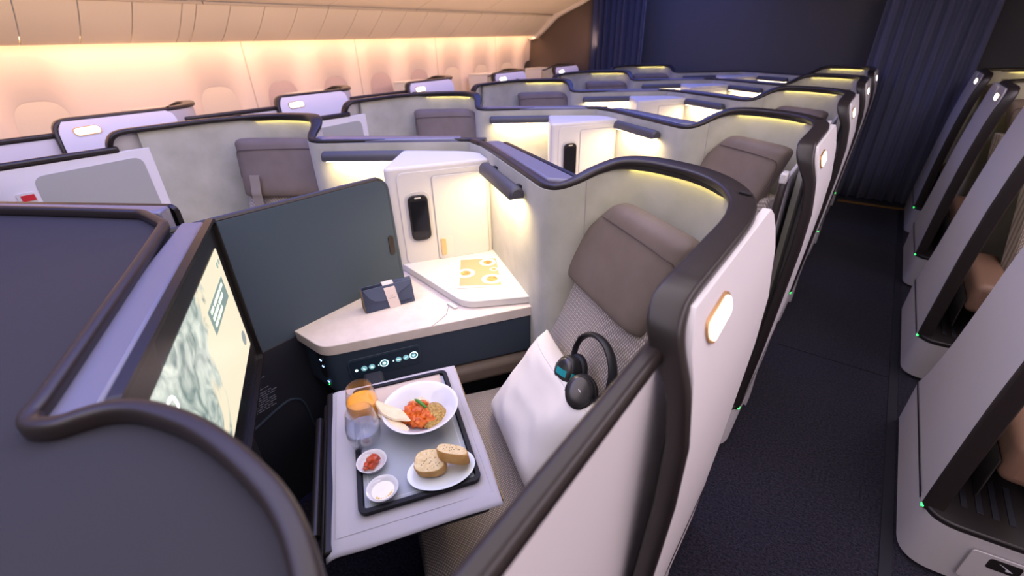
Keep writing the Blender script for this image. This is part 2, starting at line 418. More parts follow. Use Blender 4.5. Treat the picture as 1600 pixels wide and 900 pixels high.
    # life jacket hatch in the end of the base
    g = G().slab(on((-.265, .4235, .115), (-1, .152, 0), (0, 0, 1), rrect(.17, .12, .01)), (0, -.004, 0)); h = part('stowage_hatch', g, M_SHELLBACK, t)
    part('hatch_latch', G().slab(on((-.255, .4200, .145), (-1, .152, 0), (0, 0, 1), rrect(.07, .04, .008)), (0, -.003, 0)), M_JAMB, h)
    part('latch_emblem', G().slab([(-.275, .4192, .138), (-.255, .4162, .150), (-.242, .4142, .156), (-.258, .4166, .146), (-.260, .4169, .136)], (0, -.0012, 0)), M_LINE, h)
    # row light
    n = part('row_light', warp(G().slab(on((-.1045, .592, 1.138), (0, .93, .05), (0, -.22, .97), rrect(.118, .040, .019)), (.004, 0, 0)), wp), M_SIGNRIM, t)
    part('light_panel', warp(G().slab(on((-.1015, .592, 1.138), (0, .93, .05), (0, -.22, .97), rrect(.106, .030, .0145)), (.003, 0, 0)), wp), M_SIGN, n)
    return t

def make_door(label, group):
    t = thing('sliding_door', (-.145, .2, 0), label, 'door', group)
    part('door_leaf', G().slab([(-.138, y, z) for y, z in rpoly([(.600, 1.118), (-.06, 1.118), (-.06, .06), (.600, .06)], .004)], (-.018, 0, 0)), M_PANEL, t, .002)
    part('door_rail', G().box(-.160, -.06, 1.114, -.132, .50, 1.140), M_RIM, t, .009, seg=3)
    part('inner_inset', G().slab([(-.156, y, z) for y, z in rpoly([(.562, 1.088), (.215, 1.078), (.190, .30), (.575, .30)], [.035, .035, .03, .03])], (-.002, 0, 0)), M_DOORIN, t)
    h = part('door_catch', G().slab([(-.156, y, z) for y, z in rpoly([(.200, 1.030), (.150, 1.030), (.150, .90), (.200, .90)], .008)], (-.004, 0, 0)), M_SHELF, t)
    part('release_tab', G().slab([(-.160, y, z) for y, z in rpoly([(.198, 1.022), (.160, 1.022), (.160, 1.000), (.198, 1.000)], .002)], (-.0015, 0, 0)), M_RED, h, label='red release tab')
    return t

def make_parked_door(label, group):
    t = thing('sliding_door', (-.145, .5, 0), label, 'door', group)
    part('door_leaf', G().box(-.178, .50, .24, -.166, .97, 1.09), M_SHELLBACK, t, .003)
    pr = crom([(.470, .25), (.462, .45), (.452, .75), (.446, .95), (.450, 1.04), (.465, 1.085)], 4)
    rings = [[(-.186 + a, y + .010 * b, z) for a, b in ((0, 1), (.003, -.2), (.010, -.6), (.017, -.2), (.020, 1), (.020, 4), (0, 4))] for y, z in pr]
    part('door_edge', G().loft(rings), M_RIM, t)
    part('pull', G().box(-.186, .452, 1.080, -.166, .50, 1.112), M_SHELLBACK, t, .005)
    return t

def make_seat(label, group, belt, arm, wide=0, up=0):
    t = thing('reclining_chair', tuple(W(-.3, -.92, 0)), label, 'seat', group)
    part('seat_base', G().obox(-.46, -1.17, .03, -.04, -.66, .30), M_DARK, t, .01)
    cu = G(); rings = []
    for k, f in enumerate([-.50, -.47, -.30, -.12, -.02, .015, .02]):
        zt = [.425, .435, .43, .437, .437, .425, .40][k]
        rings.append([W(f, -1.185, .31), W(f, -.60, .31), W(f, -.60, zt - .03), W(f, -.612, zt - .008), W(f, -.64, zt), W(f, -.90, zt + .002), W(f, -1.15, zt), W(f, -1.178, zt - .008), W(f, -1.185, zt - .03)])
    part('seat_cushion', cu.loft(rings), M_WEAVE, t, .006)
    g = G(); rings = []
    for z, f, rl, rr in ((.40, -.425, -1.19, -.67), (.46, -.435, -1.19, -.68), (.60, -.48, -1.185, -.69), (.72, -.52, -1.175, -.70), (.84, -.565, -1.16, -.71), (.90, -.585, -1.14, -.72)):
        d = .025
        rings.append([W(f - .09, rl + .02, z), W(f - .09, rr - .01, z), W(f - .02, rr, z), W(f + .004, rr - d, z), W(f + .012, (rl + rr) / 2, z), W(f + .004, rl + d, z), W(f - .02, rl, z)])
    part('backrest', g.loft([r for r in rings]), M_WEAVE, t, .006)
    g = G(); rings = []
    prof = crom([(.846, -.560, -1.110, -.790, .015), (.849, -.545, -1.140, -.760, .045), (.862, -.534, -1.158, -.744, .075), (.90, -.540, -1.160, -.738, .09), (.98, -.572, -1.122, -.728, .09), (1.045, -.597, -1.070, -.717, .085), (1.078, -.612, -1.038, -.712, .07), (1.092, -.630, -1.010, -.725, .035), (1.096, -.645, -.98, -.75, .012)], 4)
    for z, f, rl, rr, th in prof:
        rc_, hw_ = (rl + rr) / 2, (rr - rl) / 2 + wide; ring = []
        for k in range(40):
            a = 2 * math.pi * k / 40; ca, sa = math.cos(a), math.sin(a)
            ring.append(W(f - th * .5 + th * .5 * math.copysign(abs(sa) ** .62, sa), rc_ + hw_ * math.copysign(abs(ca) ** .38, ca), z + up))
        rings.append(ring)
    hr = part('headrest', g.loft(rings), M_LEATHER, t, smooth=60)
    a = crom([tuple(W(-.5995, -1.030, 1.055)), tuple(W(-.5992, -.98, 1.056)), tuple(W(-.5985, -.85, 1.055)), tuple(W(-.597, -.755, 1.052)), tuple(W(-.606, -.725, 1.040)), tuple(W(-.603, -.722, .99)), tuple(W(-.585, -.727, .93))], 4)
    a = [(p[0] * 1.0, p[1], p[2]) for p in a]
    a = [tuple(Vector((p[0], p[1], p[2] + up)) + FV * (.0015 if not wide else .0005) + RV * ((Vector((p[0], p[1], 0)).dot(RV) + .87) * wide / .17)) for p in a]
    part('headrest_seam', G().tube(a, .0016, 6), M_SEAM, hr)
    if arm:
        part('armrest', G().box(-.29, .50, .36, -.165, .96, .50), M_TAN, t, .03, seg=4)
        part('side_pocket', G().box(-.164, .52, .27, -.158, .90, .42), M_JAMB, t, .004)
    if belt:
        pts = [W(-.556, -.80, .965), W(-.545, -.80, .92), W(-.535, -.80, .885), W(-.535, -.80, .86), W(-.525, -.80, .78), W(-.50, -.79, .70), W(-.475, -.78, .60), W(-.44, -.79, .50), W(-.40, -.82, .447)]
        g = G(); rings = [[p + RV * -.022 + FV * .020, p + RV * .022 + FV * .020, p + RV * .022 + FV * .024, p + RV * -.022 + FV * .024] for p in crom(pts, 5) for p in [Vector(p)]]
        b = part('seat_belt', g.loft(rings), M_BELT, t)
        q = W(-.520, -.80, .785) + FV * .030
        g = G()
        for a_, b_, w_, h_ in ((0, .028, .055, .010), (0, -.030, .045, .010), (-.024, 0, .008, .055), (.024, 0, .008, .055)):
            g.slab(on(q + RV * a_ + UP * b_, RV, UP - FV * .0, rrect(w_, h_, .003)), FV * .008)
        part('buckle', g, M_STEEL, b)
    return t

ACAB = Vector((-1.296, .985)); BCAB = Vector((-1.124, 1.338))
def make_cabinet(label, group, window=False):
    t = thing('storage_cabinet', (-1.22, 1.25, 0), label, 'cabinet', group)
    P = lambda f: W(f, -1.678, 0)
    a0 = P(-.072); b0 = P(-.470); tail = [tuple(W(-.470, -1.70, 0)[:2]), (-1.225, 1.392)]
    poly = rpoly([tuple(a0[:2]), tuple(b0[:2])] + tail + [(-1.275, 1.392), (-1.330, 1.372), (-1.535, 1.258)], [.030, 0, 0, 0, 0, 0, 0], 8)
    part('cabinet_body', G().prism(poly, .30, 1.088), M_CAB, t, .010, seg=3, smooth=50)
    # raised front face with rounded near top corner
    def face(f0, f1, z0, z1, r, d, th, name, m, parent, bev=.0015):
        ctr = W((f0 + f1) / 2, -1.678 + d, (z0 + z1) / 2)
        return part(name, G().slab(on(ctr, FV, UP, rrect(abs(f1 - f0), z1 - z0, r)), RV * th), m, parent, bev)
    face(-.455, -.118, .705, 1.068, .028, .0, .003, 'front_face', M_CAB, t)
    d = face(-.452, -.245, .712, 1.046, .012, .003, .0035, 'cabinet_door', M_CAB, t)
    # hairline shadow gap round the door
    g = G()
    o = on(W(-.3485, -1.6735, .879), FV, UP, rrect(.211, .338, .013)); i = on(W(-.3485, -1.6735, .879), FV, UP, rrect(.207, .334, .012))
    g.add(o + i, [(k, (k + 1) % len(o), len(o) + (k + 1) % len(o), len(o) + k) for k in range(len(o))]); part('door_gap', g, M_SEAMLINE, d)
    face(-.302, -.252, .722, .806, .014, .0065, .001, 'latch_recess', M_SHELF, d)
    face(-.276, -.255, .728, .800, .008, .0075, .004, 'latch', M_COPPER, d)
    face(-.232, -.138, .795, .995, .030, .003, .0015, 'handset_bay', M_SHELLBACK, t)
    return t
def make_handset(label, group):
    c = W(-.185, -1.6725, .895)
    t = thing('remote_handset', tuple(c), label, 'remote', group)
    part('handset_body', G().slab(on(c, FV, UP, rrect(.074, .178, .022)), RV * .010), M_BEZEL, t, .003)
    part('handset_screen', G().slab(on(c + RV * .010 + UP * -.004, FV, UP, rrect(.060, .142, .008)), RV * .0012), mat('handset_glass', (.006, .006, .008), .08), t)
    part('handset_speaker', G().slab(on(c + RV * .010 + UP * .079, FV, UP, rrect(.024, .005, .002)), RV * .001), M_STEEL, t)
    return t

def clipx(poly, x0):       # keep the part of a plan polygon with x > x0
    out = []
    for i, p in enumerate(poly):
        q = poly[(i + 1) % len(poly)]
        if p[0] >= x0: out.append((p[0], p[1]))
        if (p[0] >= x0) != (q[0] >= x0):
            t = (x0 - p[0]) / (q[0] - p[0]); out.append((x0, p[1] + (q[1] - p[1]) * t))
    return out
def make_console(label, group, detail):
    CL = (lambda P: clipx(P, -1.215)) if MIR else (lambda P: P)
    t = thing('side_console', (-1.1, .9, 0), label, 'console', group)
    p1 = W(.192, -1.244, 0); p2 = W(-.474, -1.244, 0)
    b = W(-.474, -1.672, 0)
    body = rpoly([(-1.288, p1.y + .005), p1[:2], p2[:2], b[:2], (-1.335, 1.02), (-1.345, .985), (-1.288, .968)], [0, .02, 0, 0, 0, 0, 0])
    part('front_band', G().prism(CL(body), .50, .648), M_NAVY, t, .006)
    low = [tuple(W(.15, -1.30, 0)[:2]), tuple(W(-.47, -1.30, 0)[:2]), tuple(W(-.47, -1.66, 0)[:2]), (-1.285, 1.0), (-1.285, .62)]
    part('lower_body', G().prism(CL(low), .03, .50), M_DARK, t)
    pad = rpoly([(-1.2975, p1.y - .008), W(.200, -1.238, 0)[:2], W(-.476, -1.238, 0)[:2], b[:2], (-1.335, 1.02), (-1.345, .985), (-1.2975, .968)], [.004, .035, .0, 0, 0, 0, 0], 7)
    part('pad', G().prism(CL(pad), .648, .684), M_PAD, t, .012, seg=4)
    p = part('shelf', G().prism(CL(rpoly([tuple(W(-.090, -1.700, 0)[:2]), tuple(W(-.255, -1.300, 0)[:2]), tuple(W(-.476, -1.258, 0)[:2]), tuple(W(-.476, -1.700, 0)[:2])], [.006, .05, 0, 0], 8)), .686, .712), M_SHELF, t, .006, seg=3)
    part('armrest', G().obox(-.472, -1.30, .43, .06, -1.218, .495), M_LEATHER, t, .018, seg=4)
    if detail:
        s = part('pad_seam', G().tube([W(-.13, -1.2355, .6846), W(-.16, -1.26, .6846), W(-.19, -1.29, .6846), W(-.215, -1.36, .6846)], .0012, 6), M_SEAMLINE, t)
        part('shelf_lock', G().slab(on(W(-.22, -1.335, .6846), W(-.255 + .095, -1.3 + 1.672, 0).normalized(), W(-1, -.4, 0).normalized(), rrect(.05, .014, .005)), UP * .006), M_CAB, t)
        # control panel
        tl = W(.131, -1.2435, .606); bl = W(.141, -1.2435, .552); tr = W(-.084, -1.2435, .618); br = W(-.077, -1.2435, .556)
        c = (tl + bl + tr + br) / 4; ud = ((tr + br) - (tl + bl)); L = ud.length / 2; ud.normalize()
        cp = part('control_panel', G().slab(on(c, ud, UP, rrect(L + .012, .074, .014)), RV * .003), M_NAVY, t, .002)
        part('panel_glass', G().slab(on(c + RV * .003, ud, UP, rrect(L, .060, .010)), RV * .0015), mat('panel_glass_dark', (.02, .035, .055), .2, spec=.5), cp)
        def disc(u, v, r, r0=0, name='touch_button', m=M_TEALDIM, z=.0048):
            n = 18; oc = c + RV * z + ud * (u * L / 2) + UP * v; g = G()
            o = [oc + ud * (r * math.cos(2 * math.pi * k / n)) + UP * (r * math.sin(2 * math.pi * k / n)) for k in range(n)]
            if r0:
                i = [oc + (q - oc) * (r0 / r) for q in o]; g.add(o + i, [(k, (k + 1) % n, n + (k + 1) % n, n + k) for k in range(n)])
            else: g.slab(o, RV * .0006)
            part(name, g, m, cp)
        def mark(u, v, pts, z=.0058):
            oc = c + RV * z + ud * (u * L / 2) + UP * v
            part('icon', G().slab([oc + ud * a + UP * b for a, b in pts], RV * .0006), M_TEALLED, cp)
        V0 = -.004
        disc(-.84, V0 - .001, .0045, 0, 'small_button', M_TEALLED)
        disc(-.62, V0, .0095); mark(-.62, V0, [(-.003, .004), (-.002, -.003), (.004, -.004), (0, -.001)])
        disc(-.40, V0, .0095); mark(-.40, V0, [(-.004, -.003), (.004, -.003), (0, .005)])
        mark(-.20, V0, [(-.003, 0), (.001, .003), (.001, -.003)])
        disc(-.04, V0 + .002, .0135, .0108, 'ring_light', M_TEALLED); disc(-.04, V0 + .002, .0075); disc(-.04, V0 + .002, .004, 0, 'icon', M_TEALLED, .0056)
        mark(.23, V0 + .003, [(-.003, 0), (.001, .003), (.001, -.003)])
        disc(.38, V0 + .003, .0095); mark(.38, V0 + .003, [(-.006, -.001), (.006, -.001), (.006, .0012), (-.006, .0012)])
        disc(.60, V0 + .004, .0095); mark(.60, V0 + .004, [(-.006, -.003), (-.001, -.001), (.006, .003), (.001, .002)])
        disc(.83, V0 + .005, .0135, .0108, 'ring_light', M_TEALLED); disc(.83, V0 + .005, .0075); mark(.83, V0 + .005, [(-.004, .001), (-.001, -.003), (.004, .003), (0, 0)])
        # socket panel with blue lamps on the near end
        ed = Vector((-1.288, p1.y + .005, 0)) - p1; eo = p1.copy(); nn = Vector((ed.y, -ed.x, 0)).normalized()
        if nn.y > 0: nn = -nn
        en = ed.normalized()
        sp = part('socket_panel', G().slab(on(eo + en * .045 + UP * .59 + nn * .0005, en, UP, rrect(.035, .085, .012)), nn * .002), M_JAMB, t)
        for dx, z, m_, w_ in ((.047, .612, M_BLUELED, .012), (.041, .590, M_BLUELED, .010), (.030, .535, M_BLUELED, .010), (.030, .523, M_GREEN, .004)):
            part('port_light', G().slab(on(eo + en * dx + UP * z + nn * .0025, en, UP, rrect(w_, .004, .0015)), nn * .001), m_, sp)
    return t

def make_divider(label, group):
    t = thing('privacy_divider', (XD, .68, 0), label, 'partition', group)
    pts = rpoly([(.975, 1.072), (.28, 1.088), (.28, .66), (.985, .675)], [.045, .02, 0, .01])
    part('divider_panel', G().slab([(XD + .008, y, z) for y, z in pts], (-.016, 0, 0)), M_DIV, t, .003)
    tp = crom([(.28, 1.090), (.60, 1.082), (.90, 1.0755), (.935, 1.072), (.958, 1.055), (.968, 1.02), (.970, .90), (.972, .72)], 5)
    part('divider_trim', G().tube([(XD, y, z) for y, z in tp], .0085, 8), M_RIM, t)
    part('finger_grip', G().slab(on((XD + .008, .948, .83), (0, 1, 0), UP, rrect(.022, .075, .010)), (.003, 0, 0)), M_RIM, t)
    lw = part('lower_wall', G().box(XD - .012, .18, .03, XD + .010, .62, .668), M_DARK, t, .004)
    return t, lw

MF, MR0 = .352, -1.178
def make_monitor(label, group, detail=False):
    MR1 = -.505 if detail else -.535
    t = thing('monitor', tuple(W(.38, -.85, .7)), label, 'monitor', group)
    tilt = lambda r: .352 - (r + 1.143) * .058     # the screen leans a touch towards the seat
    f0, f1 = tilt(MR0), tilt(MR1)
    top = [W(f0 + .006, MR0, 0), W(f1 + .006, MR1, 0)] + ([W(.400, MR1 - .004, 0)] if detail else [W(.352, MR1 - .004, 0), W(.408, -.585, 0)]) + [W(.412, MR0 - .012, 0)]
    part('housing', G().prism([p[:2] for p in top], .70, 1.128), M_LEDGE, t, .008, seg=3)
    n = (W(f1, MR1, 0) - W(f0, MR0, 0)).normalized()      # along the screen
    out = Vector((-n.y, n.x, 0)); out = out if out.dot(-FV) > 0 else -out
    cc = (W(f0, MR0, 0) + W(f1, MR1, 0)) / 2 + UP * (.932 if detail else .920)
    w = (W(f1, MR1, 0) - W(f0, MR0, 0)).length
    o = on(cc, n, UP, rrect(w + .006, .408, .022)); i = on(cc, n, UP, rrect(w - .010, .392, .016))
    g = G(); k = len(o); o2 = [p + out * .016 for p in o]; i2 = [p + out * .016 for p in i]
    g.add(o + o2 + i2 + i, [(a, (a + 1) % k, k + (a + 1) % k, k + a) for a in range(k)] + [(k + a, k + (a + 1) % k, 2 * k + (a + 1) % k, 2 * k + a) for a in range(k)] + [(2 * k + a, 2 * k + (a + 1) % k, 3 * k + (a + 1) % k, 3 * k + a) for a in range(k)])
    part('screen_frame', g, M_FRAME, t)
    bz = part('bezel', G().slab(i, out * .006), M_BEZEL, t)
    # picture area: 0..1 along the screen, from the seat's right-hand end
    sw, sh = w - .105, .268
    sc = cc + out * .0062 + UP * .010 + n * -.006
    if detail:
        m = bpy.data.materials.new('screen_picture'); m.use_nodes = True; nt = m.node_tree; b = nt.nodes['Principled BSDF']
        b.inputs['Base Color'].default_value = (.01, .01, .01, 1); b.inputs['Roughness'].default_value = .3
        tc = nt.nodes.new('ShaderNodeTexCoord'); mp = nt.nodes.new('ShaderNodeMapping'); mp.vector_type = 'POINT'
        mp.inputs['Rotation'].default_value = (0, 0, A34); nt.links.new(tc.outputs['Object'], mp.inputs['Vector'])
        sep = nt.nodes.new('ShaderNodeSeparateXYZ'); nt.links.new(mp.outputs['Vector'], sep.inputs[0])
        n1 = nt.nodes.new('ShaderNodeTexNoise'); n1.inputs['Scale'].default_value = 7; n1.inputs['Detail'].default_value = 8; n1.inputs['Distortion'].default_value = .8
        nt.links.new(mp.outputs['Vector'], n1.inputs['Vector'])
        n2 = nt.nodes.new('ShaderNodeTexNoise'); n2.inputs['Scale'].default_value = 16; n2.inputs['Detail'].default_value = 9; n2.inputs['Distortion'].default_value = 2.2
        nt.links.new(mp.outputs['Vector'], n2.inputs['Vector'])
        # mountain where  noise*k + along + up  is high
        def math_(op, a, b_):
            q = nt.nodes.new('ShaderNodeMath'); q.operation = op
            for s_, v_ in ((0, a), (1, b_)):
                if isinstance(v_, (int, float)): q.inputs[s_].default_value = v_
                else: nt.links.new(v_, q.inputs[s_])
            return q.outputs[0]
        e = math_('ADD', math_('MULTIPLY', n1.outputs['Fac'], .42), sep.outputs['X'])
        e = math_('ADD', e, math_('MULTIPLY', sep.outputs['Z'], .63))
        st = nt.nodes.new('ShaderNodeMapRange'); st.inputs['From Min'].default_value = .345; st.inputs['From Max'].default_value = .375; nt.links.new(e, st.inputs['Value'])
        r1 = nt.nodes.new('ShaderNodeValToRGB'); r1.color_ramp.elements[0].position = .30; r1.color_ramp.elements[1].position = .68
        r1.color_ramp.elements[0].color = (.13, .19, .18, 1); r1.color_ramp.elements[1].color = (.62, .66, .58, 1); nt.links.new(n2.outputs['Fac'], r1.inputs['Fac'])
        mxn = nt.nodes.new('ShaderNodeMix'); mxn.data_type = 'RGBA'; mxn.inputs[6].default_value = (.72, .64, .47, 1)
        nt.links.new(st.outputs['Result'], mxn.inputs[0]); nt.links.new(r1.outputs['Color'], mxn.inputs[7])
        nt.links.new(mxn.outputs[2], b.inputs['Emission Color']); b.inputs['Emission Strength'].default_value = 1.0
        sm = m
    else: sm = mat('dim_screen', (.02, .02, .02), .2, emit=((.55, .52, .42), .5))
    s = part('screen', G().slab(on(sc, n, UP, rrect(sw, sh, .004)), out * .0012), sm, t)
    if detail:
        # reading order runs from the aisle end (+n) to the far end (-n)
        xd = -n
        P = lambda u, v: sc + xd * ((u - .5) * sw) + UP * ((v - .5) * sh) + out * .0016
        white = mat('screen_white', (1, 1, 1), .4, emit=((1, 1, .95), 1.6))
        text('seat_number', '9D', s, P(.022, .72), xd, UP, .060, white)
        g = G().slab([P(.62, .60), P(.93, .60), P(.93, .80), P(.62, .80)], out * .0004)
        part('caption_strip', g, mat('caption_grey', (.05, .08, .08), .4, emit=((.20, .27, .25), .8)), s)
        cap = mat('caption_pale', (.6, .7, .5), .5, emit=((.75, .85, .58), 1.1)); g = G()
        for v, u1, u2 in ((.755, .65, .70), (.755, .715, .83), (.755, .84, .90), (.70, .65, .76), (.70, .775, .86), (.645, .65, .69), (.645, .70, .80)):
            g.slab([P(u1, v - .012) + out * .0006, P(u2, v - .012) + out * .0006, P(u2, v + .018) + out * .0006, P(u1, v + .018) + out * .0006], out * .0003)
        part('caption_lines', g, cap, s)
        g = G()
        for u, v in ((.93, .90), (.965, .90)): g.slab(on(P(u, v), xd, UP, rrect(.012, .014, .005)), out * .0006)
        part('status_icon', g, mat('icon_grey', (.1, .15, .14), .4, emit=((.28, .36, .32), .8)), s)
        part('corner_button', G().slab(on(P(.93, .16), xd, UP, rrect(.036, .036, .0175)), out * .0006), mat('button_grey', (.1, .12, .12), .4, emit=((.26, .30, .29), .7)), s)
        # lighter sheen painted across the aisle end of the bezel
        part('bezel_sheen', G().slab([cc + n * (w / 2 - .012) + UP * -.19 + out * .0062, cc + n * (w / 2 - .165) + UP * .190 + out * .0062, cc + n * (w / 2 - .012) + UP * .190 + out * .0062], out * .0003), mat('bezel_sheen_tone', (.030, .024, .021), .35), bz)
    return t

def make_lamp(label, group, window=False):
    r0, r1 = (-1.63, -1.275) if not window else (-1.38, -1.24)
    f = -.440; z = 1.065
    t = thing('reading_lamp', tuple(W(f, (r0 + r1) / 2, z - .02)), label, 'lamp', group)
    prof = [(.024 * math.cos(a), .024 * math.sin(a)) for a in [math.pi * k / 10 for k in range(11)]]
    prof = [(.024, -.014)] + prof + [(-.024, -.014)]
    rings = []
    for r, s in ((r0 - .006, .7), (r0, .95), (r0 + .006, 1), (r1 - .006, 1), (r1, .95), (r1 + .006, .7)):
        rings.append([W(f, r, z) + FV * (a * s) + UP * (b * s) for a, b in prof])
    part('lamp_body', G().loft(rings), M_LAMP, t)
    part('lamp_diffuser', G().obox(f - .016, r0 + .012, z - .0175, f + .016, r1 - .012, z - .0145), M_LAMPLIT, t)
    for r in (r0 + .05, r1 - .05): part('bracket', G().obox(f - .045, r - .012, z + .004, f - .02, r + .012, z + .016), M_JAMB, t)
    return t

def suite_light(x, y, z, size, e, rot, mirror=False, col=(1.0, .74, .38)):
    l = bpy.data.lights.new('lamp_or_fill_glow', 'AREA'); l.shape = 'RECTANGLE'; l.size = size[0]; l.size_y = size[1]; l.energy = e; l.color = col
    o = bpy.data.objects.new('lamp_or_fill_glow', l); C.objects.link(o); o.location = (x, y, z); o.rotation_euler = rot; return o

# ------------------------------------------------------------------ lay the rows out
def rows(make, col, ks, dx=0, dy0=0, name=None):
    """the first of KS is built where it stands, the others are copies of it"""
    out = []
    for i, k in enumerate(ks):
        d = Vector((dx, dy0 + PITCH * k, 0))
        if i == 0:
            o = make(col, k); o.location = o.location + d; out.append(o); first = o; d0 = d
        else:
            out.append(dup(first, d - d0, name(col, k)))
    return out
def fam(fn, txt, group, col, ks, dx=0, dy0=0, **kw):
    return rows(lambda c, k: fn(txt + ', ' + where(c, k), group, **kw), col, ks, dx, dy0, lambda c, k: txt + ', ' + where(c, k))

ALL = [0, 1, 2, 3, 4]
DXW, DXR, DYR = -2.975, 2.922, -.11
for col, mir, dx, dy in (('cr', False, 0, 0), ('cl', True, -.015, .035)):
    MIR = mir
    rows(lambda c, k: make_shell(False, 'dark-rimmed seat shell, ' + where(c, k), 'seat shells'), col, ALL, dx, dy, lambda c, k: 'dark-rimmed seat shell, ' + where(c, k))
    seat_t = 'taupe seat with leather headrest'
    if col == 'cr':
        fam(make_seat, seat_t, 'suite seats', col, ALL, dx, dy, belt=False, arm=False)
    else:
        fam(make_seat, seat_t, 'suite seats', col, [0], dx + .01, dy, belt=True, arm=False, wide=.025, up=.012)
        fam(make_seat, seat_t, 'suite seats', col, [1, 2, 3, 4], dx + .01, dy, belt=False, arm=False, wide=.025, up=.012)
    if col == 'cr': fam(make_cabinet, 'cream wedge-shaped storage cabinet', 'storage cabinets', col, ALL, dx, dy)
    if col == 'cr':
        fam(make_handset, 'black touchscreen handset in cabinet face', 'remote handsets', col, [0, 1, 2], dx, dy)
    fam(make_lamp, 'dark bar reading lamp, lit', 'reading lamps', col, ALL, dx + (-.055 if mir else 0), dy + (-.05 if mir else 0))
    if col == 'cr':
        make_console('cream-topped side console holding the menu card and the navy pouch', 'side consoles', True)
        fam(make_console, 'cream-topped side console', 'side consoles', col, [1, 2], dx, dy, detail=False)
    else:
        fam(make_console, 'cream-topped side console', 'side consoles', col, [0, 1, 2], dx, dy, detail=False)
    if col == 'cr':
        make_monitor('lit monitor showing a misty mountain picture and 9D', 'monitors', True)
        fam(make_monitor, 'monitor with flat housing', 'monitors', col, [1, 2, 3, 4], dx, dy)
    else:
        fam(make_monitor, 'monitor with flat housing', 'monitors', col, ALL, dx, 0)
    fam(make_door, 'closed sliding door with dark top rail', 'sliding doors', col, [0] if col == 'cr' else [0, 1], dx, dy)
    if col == 'cr': fam(make_parked_door, 'open door parked in its shell', 'sliding doors', col, [1, 2, 3, 4], dx, dy)
MIR = False
dv, lw = make_divider('slate blue fabric privacy divider behind the navy pouch', 'privacy dividers')
# printed notice and pocket edge on the dark lower wall
g = G(); random.seed(3)
for blk, (z0, n) in enumerate(((.625, 11), (.535, 9))):
    for k in range(n):
        z = z0 - k * .0078; y = .300
        for q in range(7):
            w = random.uniform(.008, .022)
            if y + w > .300 + (.105 if blk == 0 else .13) - (.02 if k % 4 == 3 else 0): break
            g.slab([(XD + .0102, y, z), (XD + .0102, y + w, z), (XD + .0102, y + w, z + .0026), (XD + .0102, y, z + .0026)], (.0004, 0, 0)); y += w + .004
part('printed_notice', g, mat('notice_ink', (.22, .22, .27), .6), lw)
part('pocket_edge', G().tube([(XD + .012, y, z) for y, z in crom([(.19, .39), (.30, .42), (.42, .455), (.465, .45), (.49, .41), (.50, .30)], 5)], .004, 6), M_NAVY, lw)

# window-side suites on the far side of the left aisle
MIR = False
rows(lambda c, k: make_shell(True, 'dark-rimmed seat shell, ' + where(c, k), 'seat shells'), 'wl', ALL, DXW, 0, lambda c, k: 'dark-rimmed seat shell, ' + where(c, k))
fam(make_door, 'closed sliding door with dark top rail', 'sliding doors', 'wl', [0, 1, 2], DXW, 0)
fam(make_seat, 'taupe seat with leather headrest', 'suite seats', 'wl', [3, 4], DXW, 0, belt=False, arm=False)
def make_ledge(label, group):
    t = thing('window_console', (-.8, 1.2, 0), label, 'console', group)
    part('console_body', G().prism(rpoly([(-.985, .95), (-.72, 1.06), (-.78, 1.28), (-.985, 1.28)], [.01, .05, .05, .01]), .03, 1.135), M_CAB, t, .015, seg=3)
    part('console_edge', G().prism(rpoly([(-.985, .945), (-.715, 1.056), (-.775, 1.285), (-.985, 1.285)], [.01, .05, .05, .01]), 1.135, 1.145), M_SHELF, t, .004)
    return t
fam(make_ledge, 'cream console box', 'window consoles', 'wl', ALL, DXW + .10, .0)
# suites across the right aisle
MIR = True
RK = [1, 2, 3, 4]
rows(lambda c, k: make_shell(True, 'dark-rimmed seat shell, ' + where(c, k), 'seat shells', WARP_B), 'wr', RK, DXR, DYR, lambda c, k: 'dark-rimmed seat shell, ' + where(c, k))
fam(make_seat, 'taupe seat with leather headrest', 'suite seats', 'wr', RK, DXR, DYR, belt=True, arm=True)
MIR = False

# ------------------------------------------------------------------ front partition the photographer leans over
t = thing('front_partition', (-.9, -.2, 0), 'dark flat-topped partition with raised rim in front of the lit monitor', 'partition')
RW = .021
S0R = [(-1.275, .291, 1.132), (-1.245, .2905, 1.132), (-1.205, .288, 1.132), (-1.165, .268, 1.132), (-1.009, .183, 1.132), (-.780, .053, 1.132), (-.675, -.007, 1.132), (-.652, -.021, 1.132), (-.640, -.029, 1.132),
       (-.624, -.031, 1.132), (-.608, -.025, 1.134), (-.590, -.012, 1.137), (-.577, .006, 1.141), (-.558, .027, 1.145), (-.524, .046, 1.149), (-.464, .063, 1.153), (-.406, .071, 1.156), (-.341, .073, 1.158), (-.292, .070, 1.159), (-.240, .058, 1.160), (-.190, .035, 1.160), (-.150, -.010, 1.160), (-.140, -.08, 1.160)]
S0R = [q + (RW,) for q in S0R]
half = crom(S0R, 5)
full = [(2 * XC - q[0], q[1], q[2], q[3]) for q in half[::-1]] + half[1:]
part('rim', rim_sweep(full, .024), M_RIM, t, smooth=60)
fr = frames(full)
front = []
for (p, n), q in zip(fr, full): front.append((p + n * .004, q[2] - .010))
